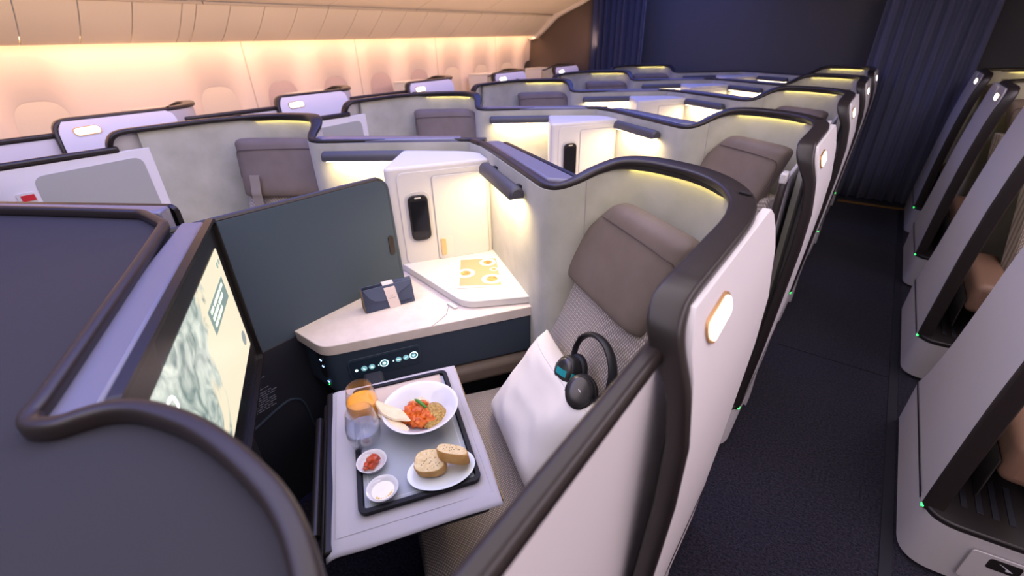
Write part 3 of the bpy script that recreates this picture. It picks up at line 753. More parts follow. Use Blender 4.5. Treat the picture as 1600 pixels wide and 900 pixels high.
# flat top a little below the rim, dropping to a body that reaches the floor
g = G(); nrow = 6; rings = []
for k in range(nrow):
    s_ = k / (nrow - 1); ring = []
    for p, z in front:
        ring.append((p.x, p.y * (1 - s_) + (-1.3) * s_, z * (1 - min(1, s_ * 3)) + 1.090 * min(1, s_ * 3)))
    rings.append(ring)
g.loft(rings, False, False)
part('flat_top', g, M_TOP, t, smooth=60)
part('partition_wall', ribbon(full, -.006, .004, .02, -.012), M_DARK, t)
part('front_wall', G().box(-2.46, -1.3, .02, -.15, -1.28, 1.088), M_DARK, t)
part('side_wall', G().box(-.152, -1.3, .02, -.137, -.09, 1.09), M_PANEL, t)
part('side_wall', G().box(-2.463, -1.3, .02, -2.448, -.09, 1.09), M_PANEL, t)

# ------------------------------------------------------------------ tray table and the meal
TZ = .640
t = thing('tray_table', tuple(W(0, -.85, .56)), 'dark folding tray table under the grey cloth', 'table')
part('table_leaf', G().obox(.192, -1.075, TZ - .022, -.165, -.600, TZ), M_FRAME, t, .006, seg=3)
part('lower_leaf', G().obox(.205, -1.065, TZ - .052, -.14, -.615, TZ - .026), M_JAMB, t, .008, seg=3)
part('copper_edge', G().obox(-.165, -1.07, TZ - .014, -.167, -.605, TZ - .008), M_COPPER, t, .002)
part('hinge', G().tube([W(.212, -1.0, TZ - .024), W(.212, -.66, TZ - .024)], .010, 10), M_FRAME, t)
part('support_arm', G().obox(.10, -1.20, .50, .04, -.95, TZ - .052), M_DARK, t, .01)
# cloth
g = G(); rings = []
NF, NR = 40, 48
for i in range(NF + 1):
    f = .184 - (.184 + .163) * i / NF; ring = []
    for j in range(NR + 1):
        r = -1.066 + (.462 + .016) * j / NR
        f2 = f
        z = TZ + .0035 + .0015 * noise.noise(Vector((f * 9, r * 9, 1)))
        dr = r + .606
        if dr > 0: z -= 0
        e = max(0, (f - .158) / .026)
        z -= .012 * e * e
        e2 = max(0, (r + .62) / .03); z -= .006 * e2 * e2 * (.6 + .6 * noise.noise(Vector((f * 12, 2, 0))))
        f2 += .004 * noise.noise(Vector((r * 6, 3, 0))); rr = r + .004 * noise.noise(Vector((f * 7, 5, 0)))
        ring.append(W(f2, rr, z))
    rings.append(ring)
g.loft(rings, False, False)
cl = single('tablecloth', g, M_CLOTH, 'wrinkled grey linen cloth covering the tray table', 'tablecloth')
sd = cl.modifiers.new('thick', 'SOLIDIFY'); sd.thickness = .0016; sd.offset = 1
g = G()
for a, b in ((W(.166, -1.05, 0), W(.168, -.622, 0)), (W(.166, -.622, 0), W(-.15, -.622, 0)), (W(-.147, -1.05, 0), W(-.147, -.622, 0))):
    n = 20; g.tube([a.lerp(b, k / n) + UP * (TZ + .0052) for k in range(n + 1)], .0004, 5)
part('hem', g, mat('hem_thread', (.36, .35, .35), .9), cl)

TR = TZ + .006
t = thing('serving_tray', tuple(W(-.005, -.845, TR)), 'shallow black meal tray lined with a grey mat', 'tray')
c = W(-.006, -.845, TR)
o = on(c, FV, RV, rrect(.252, .388, .016)); i = on(c, FV, RV, rrect(.234, .370, .010)); k = len(o)
g = G(); hz = .013
rg = [o, [p + UP * hz + (p - c).normalized() * .003 for p in o], [p + UP * hz for p in i], [p + UP * .004 for p in i]]
g.loft(rg, True, True); part('tray_rim', g, M_TRAYBLK, t, .001)
part('tray_mat', G().slab([p + UP * .0042 for p in on(c, FV, RV, rrect(.230, .366, .008))], UP * .001), M_MAT, t)
o = on(c + UP * .0054, FV, RV, rrect(.212, .346, .004)); i = on(c + UP * .0054, FV, RV, rrect(.2095, .3435, .003))
part('mat_line', G().add(o + i, [(a, (a + 1) % k, k + (a + 1) % k, k + a) for a in range(k)]), M_LINE, t)
FZ = TR + .0056    # what stands on the mat
g = G(); rings = []
for i in range(16):
    f = .085 - .198 * i / 15
    rings.append([W(f, -1.030 + .115 * j / 10, FZ + .0035 + .002 * noise.noise(Vector((f * 14, j * .4, 2)))) for j in range(11)])
g.loft(rings, False, False)
nk = single('napkin', g, M_NAPKIN, 'folded beige napkin partly under the white bowl', 'napkin'); sd = nk.modifiers.new('thick', 'SOLIDIFY'); sd.thickness = .003; sd.offset = -1

BC = W(-.040, -.868, FZ + .004)
bowl = thing('bowl', tuple(BC), 'white wide-rimmed bowl of curry, lentils and rice', 'bowl')
part('bowl_body', G().lathe([(.030, 0), (.034, .001), (.038, .004), (.056, .016), (.072, .030), (.086, .043), (.091, .046), (.092, .0478), (.0905, .0485), (.084, .0455), (.068, .032), (.056, .021), (.046, .013), (.030, .009), (.001, .008)], BC, 56, caps=False), M_WHITE, bowl, smooth=60)
def fz(dx): return BC.z + .012
lc = BC + W(-.026, .014, 0)
g = G(); nr = 12
rings = []
for j in range(nr + 1):
    q = j / nr; ring = []
    for k in range(36):
        a = 2 * math.pi * k / 36; r = .038 * (1 - q) * (1 + .12 * noise.noise(Vector((math.cos(a), math.sin(a), 4)) * 1.5))
        x = r * math.cos(a); y = r * math.sin(a) * 1.15
        z = .020 + .020 * (1 - (1 - q) ** 2.2) + .0030 * noise.noise(Vector((x * 90, y * 90, 3)))
        ring.append(lc + RV * y + FV * x + UP * z)
    rings.append(ring)
single('lentil_stew', g.loft(rings), M_LENTIL, 'mound of brown lentils in the white bowl', 'food', kind='stuff')
rc = BC + W(.004, -.022, 0)
g = G(); g.blob(rc + UP * .026, .026, .35, 3, (1.1, 1.1, .55), 3, 22, 14)
single('rice', g, M_RICE, 'pale rice behind the curry in the white bowl', 'food', kind='stuff')
chick = [(.040, .012, .027, .0135), (.022, .020, .026, .0145), (.006, .030, .026, .0135), (.028, -.004, .031, .0145), (.012, .008, .034, .0150), (-.004, .016, .032, .0140), (-.016, .030, .029, .0125), (.044, -.006, .025, .0110), (.016, -.020, .033, .0125), (-.008, -.016, .034, .0110)]
proto = None
for n_, (f, r, z, s) in enumerate(chick):
    g = G().blob((0, 0, 0), s * 1.12, .45, n_ + 1, (1.05, 1, .85), 1.8, 18, 12)
    p = BC + W(f, r, z)
    g.v = [v + p for v in g.v]
    single('chicken_piece', g, M_CHICK, 'orange curried chicken piece in the white bowl', 'food', 'curried chicken pieces', loc=tuple(p))
a = BC + W(.010, -.022, .052); b = BC + W(-.012, .012, .048)
ch = single('green_chilli', G().tube([a.lerp(b, q) + UP * (.003 * math.sin(q * math.pi)) for q in [k / 8 for k in range(9)]], [.001, .003, .0042, .0046, .0046, .0045, .0043, .004, .003], 10), M_CHILLI, 'sliced green chilli garnish lying on the curry', 'chilli')
def naan(pts, z0, z1, label):
    g = G(); n = len(pts)
    pts = rpoly(pts, .008, 4)
    cx = sum(p[0] for p in pts) / len(pts); cy = sum(p[1] for p in pts) / len(pts)
    def P(p, s, dz):
        f = cx + (p[0] - cx) * s; r = cy + (p[1] - cy) * s
        tt = (r - min(q[1] for q in pts)) / (max(q[1] for q in pts) - min(q[1] for q in pts) + 1e-6)
        zz = z0 + (z1 - z0) * (f - min(q[0] for q in pts)) / (max(q[0] for q in pts) - min(q[0] for q in pts))
        return W(f, r, zz + dz + .002 * noise.noise(Vector((f * 40, r * 40, 1))))
    rings = [[P(p, .2, -.001) for p in pts], [P(p, .9, -.001) for p in pts], [P(p, 1, .003) for p in pts], [P(p, .9, .007) for p in pts], [P(p, .5, .009) for p in pts], [P(p, .1, .010) for p in pts]]
    return single('naan_slice', g.loft(rings), M_NAAN, label, 'bread', 'naan slices on the bowl')
naan([(.072, -.930), (.001, -.868), (-.014, -.828), (.024, -.838), (.050, -.862)], FZ + .044, FZ + .054, 'pale pointed naan slice resting on the bowl rim beside the water glass')
naan([(.062, -.884), (.016, -.848), (-.008, -.816), (.008, -.808), (.048, -.846)], FZ + .032, FZ + .042, 'narrow lower naan slice tucked under the pointed one')
def tumbler(c, label, lq, lql, lm, fill):
    t = thing('drinking_glass', tuple(c), label, 'glass')
    out = [(.020, 0), (.0285, .002), (.034, .012), (.0385, .030), (.0395, .045), (.0375, .065), (.0335, .085), (.0305, .102)]
    inn = [(.0292, .102), (.0322, .085), (.0362, .065), (.0382, .045), (.0370, .030), (.0322, .013), (.020, .007), (.001, .006)]
    part('glass_wall', G().lathe([(.001, 0)] + out + [(.0300, .1035)] + inn, c, 48, caps=False), M_GLASS, t, smooth=60)
    pr = [(.001, .0065), (.0195, .0072), (.0318, .0132)]
    for r, z in ((.0366, .030), (.0378, .045), (.0358, .065), (.0318, .085)):
        if z < fill - .003: pr.append((r, z))
    zs = [p[1] for p in inn[::-1]]; rs = [p[0] for p in inn[::-1]]
    rf = next(rs[i] + (rs[i + 1] - rs[i]) * (fill - zs[i]) / (zs[i + 1] - zs[i]) for i in range(len(zs) - 1) if zs[i] <= fill <= zs[i + 1]) - .0004
    pr += [(rf, fill), (.001, fill)]
    part(lq, G().lathe(pr, c, 40, caps=False), lm, t, smooth=50, label=lql)
    return t
tumbler(W(.093, -.926, FZ), 'stemless glass of orange juice at the tray corner', 'juice', 'orange juice', M_JUICE, .062)
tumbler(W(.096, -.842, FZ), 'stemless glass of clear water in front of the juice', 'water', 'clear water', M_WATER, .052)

def dish(c, label):
    t = thing('small_dish', tuple(c), label, 'dish', 'small white dishes')
    part('dish_body', G().lathe([(.016, 0), (.022, .001), (.029, .008), (.0325, .016), (.033, .0172), (.032, .0172), (.027, .009), (.020, .005), (.001, .0045)], c, 40, caps=False), M_WHITE, t, smooth=60)
    return t
c = W(.087, -.770, FZ); dish(c, 'small white dish of red chutney')
g = G().blob(c + W(.0, 0, .013), .0165, .5, 5, (.85, 1.15, .7), 2.2, 20, 14); single('chutney', g, M_CHUTNEY, 'lumpy red chutney heaped in a small white dish', 'sauce')
c = W(.070, -.690, FZ); dish(c, 'small white dish of cream dip')
d = single('cream_dip', G().lathe([(.001, .0055), (.022, .0065), (.0235, .0085), (.018, .0105), (.001, .0112)], c, 36, caps=False), M_DIP, 'smooth pale cream dip in a small white dish', 'sauce')
g = G()
for k in range(9):
    a = rad(20 + k * 14); p = c + FV * (.0195 * math.cos(a)) * -1 + RV * (.0195 * math.sin(a)) + UP * .0098; g.blob(p, .0016 + .0008 * math.sin(k), 0, 0, (1, 1, .5), 1, 8, 6)
part('oil_drops', g, M_OIL, d)
PC = W(-.056, -.700, FZ)
rot = math.atan2(FV.y, FV.x)
t = thing('bread_plate', tuple(PC), 'oval white side plate holding two slices of seeded bread', 'plate')
part('plate_body', G().lathe([(.030, 0), (.045, .001), (.060, .006), (.0735, .012), (.0742, .0135), (.0725, .0137), (.058, .0085), (.045, .005), (.001, .0045)], PC, 48, 1.0, .72, rot, caps=False), mat('pale_blue_china', (.74, .80, .83), .15, coat=.3), t, smooth=60)
def slice_(c, u, v, nrm, w, h, th, label, sd):
    t = thing('bread_slice', tuple(c), label, 'bread', 'seeded bread slices')
    pts = []
    for k in range(28):
        a = 2 * math.pi * k / 28; x = w / 2 * math.copysign(abs(math.cos(a)) ** .8, math.cos(a)); y = h / 2 * math.copysign(abs(math.sin(a)) ** .75, math.sin(a))
        if y < 0: x *= 1.05
        pts.append((x, y))
    c = Vector(c); u = Vector(u).normalized(); nrm = Vector(nrm).normalized(); v = nrm.cross(u)
    R_ = lambda s, d: [c + u * (x * s) + v * (y * s) + nrm * d for x, y in pts]
    part('crust', G().loft([R_(.95, -th / 2), R_(1, -th * .35), R_(1, th * .35), R_(.96, th / 2)]), M_CRUST, t, smooth=60)
    g = G().loft([R_(.955, th / 2 - .0005), R_(.93, th / 2 + .0008), R_(.6, th / 2 + .0012), R_(.1, th / 2 + .0014)]); part('crumb', g, M_CRUMB, t)
    g = G(); random.seed(sd)
    for k in range(22):
        a = random.uniform(0, 6.28); r = random.uniform(.05, .42)
        p = c + u * (w * r * math.cos(a)) + v * (h * r * math.sin(a)) + nrm * (th / 2 + .0014)
        g.blob(p, .0010, 0, 0, (1, 1, 1), 1, 6, 4)
    part('seeds', g, M_SEED, t)
slice_(PC + W(.020, -.012, .024), W(-1, .25, .0), 0, W(.22, .12, 1.0), .066, .058, .022, 'round slice of seeded bread lying flat on the oval plate', 4)
slice_(PC + W(-.030, -.006, .038), W(-1, .35, -.25), 0, W(.10, -.40, 1.0), .068, .048, .024, 'slice of seeded bread propped on the other slice', 9)

# ------------------------------------------------------------------ things on the console
PZ = .684
b0 = Vector((-1.185, .726, PZ)); b1 = Vector((-1.117, .881, PZ))
u = (b1 - b0).normalized(); back = Vector((-u.y, u.x, 0)); L = (b1 - b0).length
t = thing('amenity_pouch', tuple((b0 + b1) / 2 + back * .025), 'navy envelope pouch with a cream paper band on the console', 'pouch')
H_ = .088; prof = [(0, 0), (.006, .03), (.013, .07), (.020, .084), (.026, H_), (.034, .084), (.046, .04), (.052, 0)]
pf = lambda s: [b0 + u * s + back * a + UP * z for a, z in prof]
part('pouch_body', G().loft([pf(.0), pf(.002), pf(L - .002), pf(L)]), M_POUCH, t, .003)
gs = lambda s: [b0 + u * s + back * (a * .9 + .003) + UP * (z * .93 + .001) for a, z in prof]
part('gusset', G().loft([gs(-.0022), gs(.001)]), M_POUCHSIDE, t)
fp = lambda s, z, d=.0: b0 + u * s + back * (z * .19 - .0012 - d) + UP * z
g = G().slab([fp(.003, .082), fp(L - .003, .082), fp(L - .006, .066), fp(L * .70, .046), fp(L * .55, .036), fp(L * .38, .030), fp(L * .20, .036), fp(L * .10, .052)], -back * .0022); part('flap', g, mat('pouch_flap', (.070, .088, .150), .65, bump=(500, .25, .0008)), t, .001)
bo = [(-.004, .001), (.002, .03), (.008, .065), (.0165, .0855), (.026, H_ + .0025), (.038, .086), (.050, .04), (.055, .001)]
g = G()
rings = []
for s in (L * .47, L * .69): rings.append([b0 + u * (s - z * .12) + back * (a - .001) + UP * z for a, z in bo])
g.loft(rings, False, False); bd = part('paper_band', g, M_BAND, t)
g = G()
for z, s0, s1 in ((.046, .50, .60), (.040, .52, .57), (.034, .49, .62)):
    s = L * s0
    while s < L * s1:
        g.slab([fp(s, z, .0035), fp(s + .0022, z, .0035), fp(s + .0022, z + .0022, .0035), fp(s, z + .0022, .0035)], -back * .0003); s += .0032
part('band_print', g, M_BANDINK, bd)
text('maker_mark', 'Bamford', t, fp(L * .71, .010, .002), u, UP * 1 + back * .19, .011, M_INK)

m = [Vector((-1.184, 1.178, 0)), Vector((-1.070, 1.286, 0)), Vector((-.89, 1.10, 0)), Vector((-1.021, .994, 0))]
t = thing('menu_card', tuple(sum(m, Vector()) / 4 + UP * .7125), 'menu card with food photographs on the white shelf', 'menu')
Q = lambda a, b, z=.7145: (m[3].lerp(m[2], a)).lerp(m[0].lerp(m[1], a), b) + UP * z
part('card', G().slab([Q(0, 0, .7125), Q(1, 0, .7125), Q(1, 1, .7125), Q(0, 1, .7125)], UP * .0018), M_CARD, t)
part('sand_picture', G().slab([Q(.05, .06), Q(.94, .05), Q(.94, .93), Q(.05, .95)], UP * .0003), M_CARDY, t)
def spot(a, b, ra, m_, z, name, parent=t):
    n = 22; ctr = Q(a, b, z)
    return part(name, G().slab([ctr + Vector((ra * math.cos(2 * math.pi * k / n), ra * math.sin(2 * math.pi * k / n), 0)) for k in range(n)], UP * .0002), m_, parent)
for a, b, r in ((.72, .80, .032), (.18, .46, .036), (.76, .24, .038), (.84, .55, .016)):
    p = spot(a, b, r, M_CARD, .7149, 'printed_plate'); spot(a, b, r * .55, M_CARDO, .7152, 'printed_food', p)

# ------------------------------------------------------------------ pillow and headphones
pc = W(-.362, -.872, .580); pu = RV; pv = (W(-.17, 0, 0) + UP * .225).normalized(); pn = pu.cross(pv); pn = pn if pn.dot(FV) > 0 else -pn
g = G(); N = 44; fr_, bk = [], []
for j in range(N + 1):
    for i in range(N + 1):
        a = -1 + 2 * i / N; b = -1 + 2 * j / N
        pinch = 1 - .085 * (b * b) * (1 if abs(a) < 2 else 1); pin2 = 1 - .085 * (a * a)
        x = a * .190 * (1 - .07 * (1 - b * b) * abs(a)); y = b * .155 * (1 - .07 * (1 - a * a) * abs(b))
        h = .062 * (max(0, (1 - a ** 4)) ** .55) * (max(0, (1 - b ** 4)) ** .55)
        cr_ = (1 - a ** 4) * (1 - b ** 4)
        h += cr_ * (.013 * noise.noise(Vector((a * 1.4, b * 1.6, 1.7))) + 0.0055 * math.sin(9 * (a * .5 + b) + 3 * noise.noise(Vector((a * 1.5, b * 1.5, 9)))) * max(0, .5 + noise.noise(Vector((a * 2, b * 2, 6)))) * (.4 + .6 * abs(a)))
        q = pc + pu * x + pv * y
        fr_.append(q + pn * (h + .003)); bk.append(q - pn * (h * .7 + .003))
idx = lambda i, j: j * (N + 1) + i
fs = []
for j in range(N):
    for i in range(N):
        fs.append((idx(i, j), idx(i + 1, j), idx(i + 1, j + 1), idx(i, j + 1))); o_ = (N + 1) ** 2
        fs.append((o_ + idx(i, j), o_ + idx(i, j + 1), o_ + idx(i + 1, j + 1), o_ + idx(i + 1, j)))
bd_ = [(i, 0) for i in range(N)] + [(N, j) for j in range(N)] + [(i, N) for i in range(N, 0, -1)] + [(0, j) for j in range(N, 0, -1)]
for k in range(len(bd_)):
    a = idx(*bd_[k]); b = idx(*bd_[(k + 1) % len(bd_)]); fs.append((a, o_ + a, o_ + b, b))
g.add(fr_ + bk, fs)
pl = single('pillow', g, M_PILLOW, 'plain white cotton pillow leaning on the seat back under the headphones', 'pillow', smooth=180)
part('pillow_seam', G().tube([fr_[idx(i, N - 4)] + pn * .0006 for i in range(1, N)], .0012, 5), mat('pillow_seam_thread', (.66, .63, .60), .9), pl)

hc = W(-.464, -.782, .766)           # centre of the loop, lying back against the seat
hu = RV; hv = (W(-.354, 0, 1)).normalized(); hn = hu.cross(hv); hn = hn if hn.dot(FV) > 0 else -hn
t = thing('headphones', tuple(hc), 'black over-ear headphones with a teal paper band on the white pillow', 'headphones')
HP = lambda a, b, d=0: hc + hu * a + hv * b + hn * d
arc = []
for k in range(25):
    a = rad(205 - 250 * k / 24); arc.append(HP(-.012 + .088 * math.cos(a), -.004 + .074 * math.sin(a), .0))
tw = []
rings = []
for k, p in enumerate(arc):
    tt = (arc[min(k + 1, 24)] - arc[max(k - 1, 0)]).normalized(); nn = tt.cross(hn)
    hw = .0130 if 4 < k < 20 else .009; ht = .0072 if 6 < k < 18 else .0055
    rings.append([p + nn * (ht * math.cos(q)) + hn * (hw * math.sin(q)) for q in [2 * math.pi * z_ / 10 for z_ in range(10)]])
part('headband', G().loft(rings), M_HP, t)
KH = 1.22
def cup(ctr, ax, lab):
    ax = Vector(ax).normalized(); e1 = ax.cross(UP).normalized(); e2 = ax.cross(e1)
    ring = lambda r, d, s=1.2: [ctr + ax * (d * KH) + e1 * (KH * r * math.cos(2 * math.pi * k / 28)) + e2 * (KH * r * s * math.sin(2 * math.pi * k / 28)) for k in range(28)]
    c_ = part('ear_cup', G().loft([ring(.020, -.012), ring(.0295, -.010), ring(.0310, .0), ring(.0295, .010), ring(.0255, .0145)]), M_HP, t, smooth=60)
    part('cup_cap', G().loft([ring(.0262, .012), ring(.0255, .016), ring(.018, .0195), ring(.002, .0205)]), M_HPCAP, c_, smooth=70)
    part('ear_pad', G().loft([ring(.0315, -.012), ring(.0345, -.016), ring(.0345, -.024), ring(.030, -.029), ring(.018, -.030), ring(.016, -.020)]), M_HPPAD, c_, smooth=60)
    part('cup_emblem', G().slab([ctr + ax * (.0203 * KH) + e1 * a + e2 * b for a, b in ((-.004, .004), (.001, .001), (.005, -.005), (-.001, -.002))], ax * .0008), M_LINE, c_)
    return e1, e2, ring, c_
hp1 = W(-.425, -.850, .712); hp2 = W(-.418, -.762, .716)
ax1 = Vector((-.35, -.89, .43)); ax2 = Vector((.22, -.62, .74))
e1, e2, ring, c1 = cup(hp1, ax1, 1); cup(hp2, ax2, 2)
part('yoke', G().tube([arc[0] + (arc[0] - arc[1]) * -.2, arc[0].lerp(hp1, .35) - hu * .004, hp1 + hv * .034 - hu * .002], .0065, 8), M_HP, t)
part('yoke', G().tube([arc[24], arc[24].lerp(hp2, .45) + hu * .012, hp2 + hu * .034 + hv * .006], .0065, 8), M_HP, t)
ax1 = Vector(ax1).normalized()
q1 = [hp1 + ax1 * (d * KH) + e1 * (s * .84 * KH) + e2 * (s * .10 * KH) for d, s in ((-.032, .040), (-.016, .043), (-.002, .041), (.012, .0345), (.0198, .018), (.0218, .0), (.0198, -.018), (.012, -.0345), (-.002, -.041), (-.018, -.043))]
wv = ax1.cross((q1[0] - q1[-1]).normalized()).normalized() * .009
part('teal_band', G().loft([[p - wv, p + wv] for p in crom([tuple(p) for p in q1], 4) for p in [Vector(p)]], False, False), M_TEAL, t)

# ------------------------------------------------------------------ cabin
struct('floor', G().box(-4.3, -2.5, -.06, 1.8, 6.2, 0), M_CARPET)
for i, (x0, x1) in enumerate(((.385, .418),)):
    struct('trim_1', G().box(x0, -1.5, 0, x1, 5.4, .006), M_RAIL)
struct('trim_2', G().box(-.10, 2.455, 0, .385, 2.462, .003), M_RAIL)
# sidewall with moulded window reveals
WX = -3.985
def ang_ring(pts_fn, n): return [pts_fn(2 * math.pi * k / n) for k in range(n)]
NB = 64
def sq_ring(y0, y1, z0, z1, cy, cz):
    out = []
    for k in range(NB):
        a = 2 * math.pi * k / NB; dy, dz = math.cos(a), math.sin(a); s = 1e9
        if dy > 1e-9: s = min(s, (y1 - cy) / dy)
        if dy < -1e-9: s = min(s, (y0 - cy) / dy)
        if dz > 1e-9: s = min(s, (z1 - cz) / dz)
        if dz < -1e-9: s = min(s, (z0 - cz) / dz)
        out.append((cy + dy * s, cz + dz * s))
    return out
def super_ring(w, h, e, cy, cz):
    out = []
    for k in range(NB):
        a = 2 * math.pi * k / NB; dy, dz = math.cos(a), math.sin(a)
        s = (abs(dy / (w / 2)) ** e + abs(dz / (h / 2)) ** e) ** (-1 / e); out.append((cy + dy * s, cz + dz * s))
    return out
gw = G(); nwin = 0; shade_geo = []
WP = .508
for k in range(-3, 9):
    yc = 1.613 + WP * k
    y0, y1 = yc - WP / 2, min(yc + WP / 2, 5.66)
    if k in (-3, -1):
        gw.add([(WX, y0, 0), (WX, y1, 0), (WX, y1, 1.56), (WX, y0, 1.56)], [(0, 1, 2, 3)]); continue
    cz = 1.06
    A_ = [(WX, y, z) for y, z in sq_ring(y0, y1, 0, 1.56, yc, cz)]
    B_ = [(WX - .001, y, z) for y, z in super_ring(.385, .80, 4.5, yc, cz)]
    B2 = [(WX - .007, y, z) for y, z in super_ring(.360, .775, 4.5, yc, cz)]
    C_ = [(WX - .024, y, z) for y, z in super_ring(.285, .46, 3.2, yc, 1.00)]
    D_ = [(WX - .030, y, z) for y, z in super_ring(.270, .44, 3.2, yc, 1.00)]
    gw.loft([A_, B_, B2, C_, D_], True, False)
    shade_geo.append((k, yc))
wl = struct('wall_left', gw, M_CREAMWALL, smooth=50)
for k, yc in shade_geo:
    if yc > 5.6: continue
    nwin += 1
    g = G().slab([(WX - .028, y, z) for y, z in super_ring(.272, .442, 3.2, yc, 1.0)], (-.006, 0, 0))
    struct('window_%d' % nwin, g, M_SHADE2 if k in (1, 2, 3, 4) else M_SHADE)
g = G()
for k in range(-2, 8, 1):
    y = 1.613 + WP * (k + .5)
    if k in (-2, -1): continue
    if k % 2 == 0: g.box(WX - .002, y - .004, .6, WX + .002, y + .004, 1.53)
struct('trim_3', g, mat('panel_joint', (.55, .45, .36), .7))
# cove light strip above the windows
struct('trim_4', G().box(-3.975, -1.2, 1.545, -3.945, 5.62, 1.558), M_GLOW)
# valance panels under the overhead bins
VP = crom([(-3.945, 1.522), (-3.915, 1.515), (-3.86, 1.535), (-3.78, 1.585), (-3.69, 1.655), (-3.615, 1.722)], 4)
seams = [-.30, .09, .365, .63, .893, 1.144, 1.406, 1.489, 1.696, 1.928, 2.174, 2.43, 2.70, 2.95, 3.22, 3.48, 3.74, 4.0, 4.26, 4.52, 4.78, 5.04, 5.3, 5.61]
def strip(prof, y0, y1, th):
    rings = []
    for y in (y0, y1):
        a = [(x, y, z) for x, z in prof]; b = [(x - th * .5, y, z + th) for x, z in prof[::-1]]
        rings.append(a + b)
    return G().loft(rings)
for i in range(len(seams) - 1):
    a, b = seams[i], seams[i + 1]
    wide = 'narrow filler' if b - a < .15 else 'curved cream'
    lab = 'cream valance panel under the overhead bins, number %d counted from the bulkhead' % (len(seams) - 1 - i)
    single('valance_panel', strip(VP, a + .0025, b - .0025, .012), M_BIN, lab, 'panel', 'valance panels under the bins', bevel=.003)
BP = crom([(-3.600, 1.742), (-3.50, 1.765), (-3.36, 1.812), (-3.16, 1.880), (-3.0, 1.96), (-2.90, 2.06), (-2.86, 2.20)], 4)
bins = [-1.1, -.15, .62, 1.52, 2.42, 3.32, 4.22, 5.61]
bl = ['reaching behind the camera', 'above the first window', 'beside the blank wall panel', 'third from camera', 'middle of the row', 'third from the bulkhead', 'last one against the bulkhead']
for i in range(len(bins) - 1):
    a, b = bins[i], bins[i + 1]
    t = thing('overhead_bin', (-3.3, (a + b) / 2, 1.72), 'cream overhead bin with a smooth curved door, ' + bl[i], 'overhead bin', 'overhead bins')
    part('bin_door', strip(BP, a + .003, b - .003, .014), M_BIN, t, .003)
    part('bin_back', G().box(-3.93, a + .003, 1.765, -3.64, b - .003, 2.2), M_BIN, t)
    part('bin_lip', G().box(-3.625, a + .003, 1.722, -3.598, b - .003, 1.738), mat('bin_gap', (.42, .36, .30), .7), t, .002)
# curved end trim where the bins meet the bulkhead
TP = crom([(-3.99, 1.49), (-3.93, 1.472), (-3.86, 1.490), (-3.77, 1.545), (-3.66, 1.625), (-3.56, 1.70), (-3.40, 1.765), (-3.20, 1.835), (-3.02, 1.92), (-2.90, 2.04), (-2.85, 2.2)], 4)
struct('trim_5', strip(TP, 5.60, 5.66, .045), mat('end_trim_cream', (.72, .66, .60), .5), .006)
# bulkhead
BY = 5.70
struct('wall_back', G().box(-4.1, BY + .22, 0, 1.8, BY + .28, 2.5), M_BULK)
struct('wall_back_side', G().box(-4.1, BY - .03, 0, -3.02, BY - .002, 2.4), M_BULKB)
struct('wall_right', G().box(1.50, -2.5, 0, 1.56, 6.2, 2.5), M_CREAMWALL)
struct('ceiling', G().box(-4.3, -2.5, 2.42, 1.8, 6.2, 2.48), M_CEIL)
M_CURT_LIT = mat('navy_curtain_lit', (.105, .112, .190), .85, spec=.2, bump=(250, .3, .001), sheen=.3)  # lighter copy of the curtain colour, light on the aisle curtain painted in
def curtain(x0, x1, y, z0, z1, folds, amp, label, sd):
    g = G(); n = folds * 12; rings = []
    for j in range(9):
        z = z0 + (z1 - z0) * j / 8; ring = []
        for i in range(n + 1):
            s = i / n; ph = s * folds * 2 * math.pi
            x = x0 + (x1 - x0) * s + .012 * noise.noise(Vector((s * 9, z * .6, sd)))
            yy = y + amp * (math.sin(ph) + .35 * math.sin(2.3 * ph + 1 + sd)) * (.75 + .4 * noise.noise(Vector((s * 5, sd, z * .5))))
            ring.append((x, yy, z))
        rings.append(ring)
    c_ = single('curtain', g.loft(rings, False, False), M_CURT_LIT if sd == 2 else M_CURT, label, 'curtain', 'cabin curtains', smooth=180)
    s_ = c_.modifiers.new('thick', 'SOLIDIFY'); s_.thickness = .004
    return c_
curtain(-3.06, -2.38, BY - .10, .02, 2.38, 9, .028, 'gathered navy curtain hanging between the brown wall and dark bulkhead', 1)
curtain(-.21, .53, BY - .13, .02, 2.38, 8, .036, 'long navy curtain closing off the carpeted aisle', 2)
single('threshold_strip', G().box(-.10, BY - .30, .001, .42, BY - .255, .010), M_GOLD, 'thin brass strip on the floor below the aisle curtain', 'floor strip', bevel=.002)

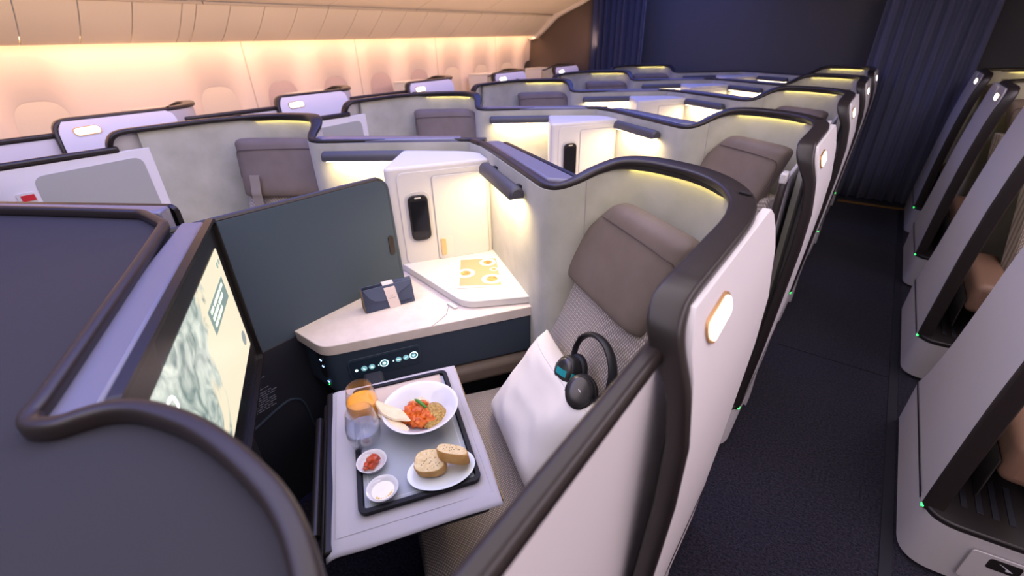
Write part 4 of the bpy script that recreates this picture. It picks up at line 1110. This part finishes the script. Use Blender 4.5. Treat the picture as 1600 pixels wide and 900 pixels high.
# ------------------------------------------------------------------ light
def area(name, loc, size, e, col, rot):
    l = bpy.data.lights.new(name, 'AREA'); l.shape = 'RECTANGLE'; l.size, l.size_y = size; l.energy = e; l.color = col
    o = bpy.data.objects.new(name, l); C.objects.link(o); o.location = loc; o.rotation_euler = rot; return o
def narrow(o, deg): o.data.spread = rad(deg); return o
narrow(area('ceiling_mood_light', (-2.05, 2.4, 2.36), (1.5, 7.6), 62, (.17, .24, 1.0), (0, 0, 0)), 150)
area('ceiling_fill', (.95, .9, 2.34), (.8, 5.0), 52, (1.0, .87, 1.0), (0, rad(28), 0))
area('centre_fill', (-.9, .0, 2.38), (1.8, 4.4), 44, (.98, .88, .96), (0, 0, 0))
area('window_wash', (-3.88, 2.2, 1.500), (.06, 7.2), 9, (1.0, .60, .36), (0, rad(14), 0))
area('window_bounce', (-2.95, 2.2, 1.46), (.15, 7.6), 19, (1.0, .62, .38), (0, rad(97), 0))
for col in ('cr', 'cl'):
    for k in range(5):
        p = W(-.440, -1.45, 1.043); x = p.x if col == 'cr' else 2 * XC - p.x - .07
        rz = math.atan2(RV.y, RV.x) * (1 if col == 'cr' else -1)
        suite_light(x, p.y + PITCH * k, p.z, (.32, .03), 1.7, (0, 0, rz))
for k in RK:
    suite_light(1.02, .95 + PITCH * k, 1.10, (.25, .25), .8, (0, rad(35), 0), col=(1.0, .76, .50))  # added fill brightening the right-aisle suites, no lamp bodies stand there
w = bpy.data.worlds.new('cabin_air'); SC.world = w; w.use_nodes = True
w.node_tree.nodes['Background'].inputs[0].default_value = (.62, .58, .70, 1); w.node_tree.nodes['Background'].inputs[1].default_value = .18

# ------------------------------------------------------------------ camera
cam = bpy.data.cameras.new('camera'); co = bpy.data.objects.new('camera', cam); C.objects.link(co)
R3 = Matrix(((0.79653495, -0.27329792, 0.53929613), (0.60413098, 0.39463395, -0.69230759), (-0.02361834, 0.8772527, 0.47944747)))
mt = R3.to_4x4(); mt.translation = (0, 0, 1.48); co.matrix_world = mt
cam.sensor_width = 36; cam.lens = 710.4928 / 1600 * 36; cam.clip_start = .01
cam.dof.use_dof = True; cam.dof.focus_distance = 1.25; cam.dof.aperture_fstop = 2.8
SC.camera = co
SC.view_settings.view_transform = 'Standard'
SC.view_settings.look = 'None'
SC.view_settings.exposure = 0.45
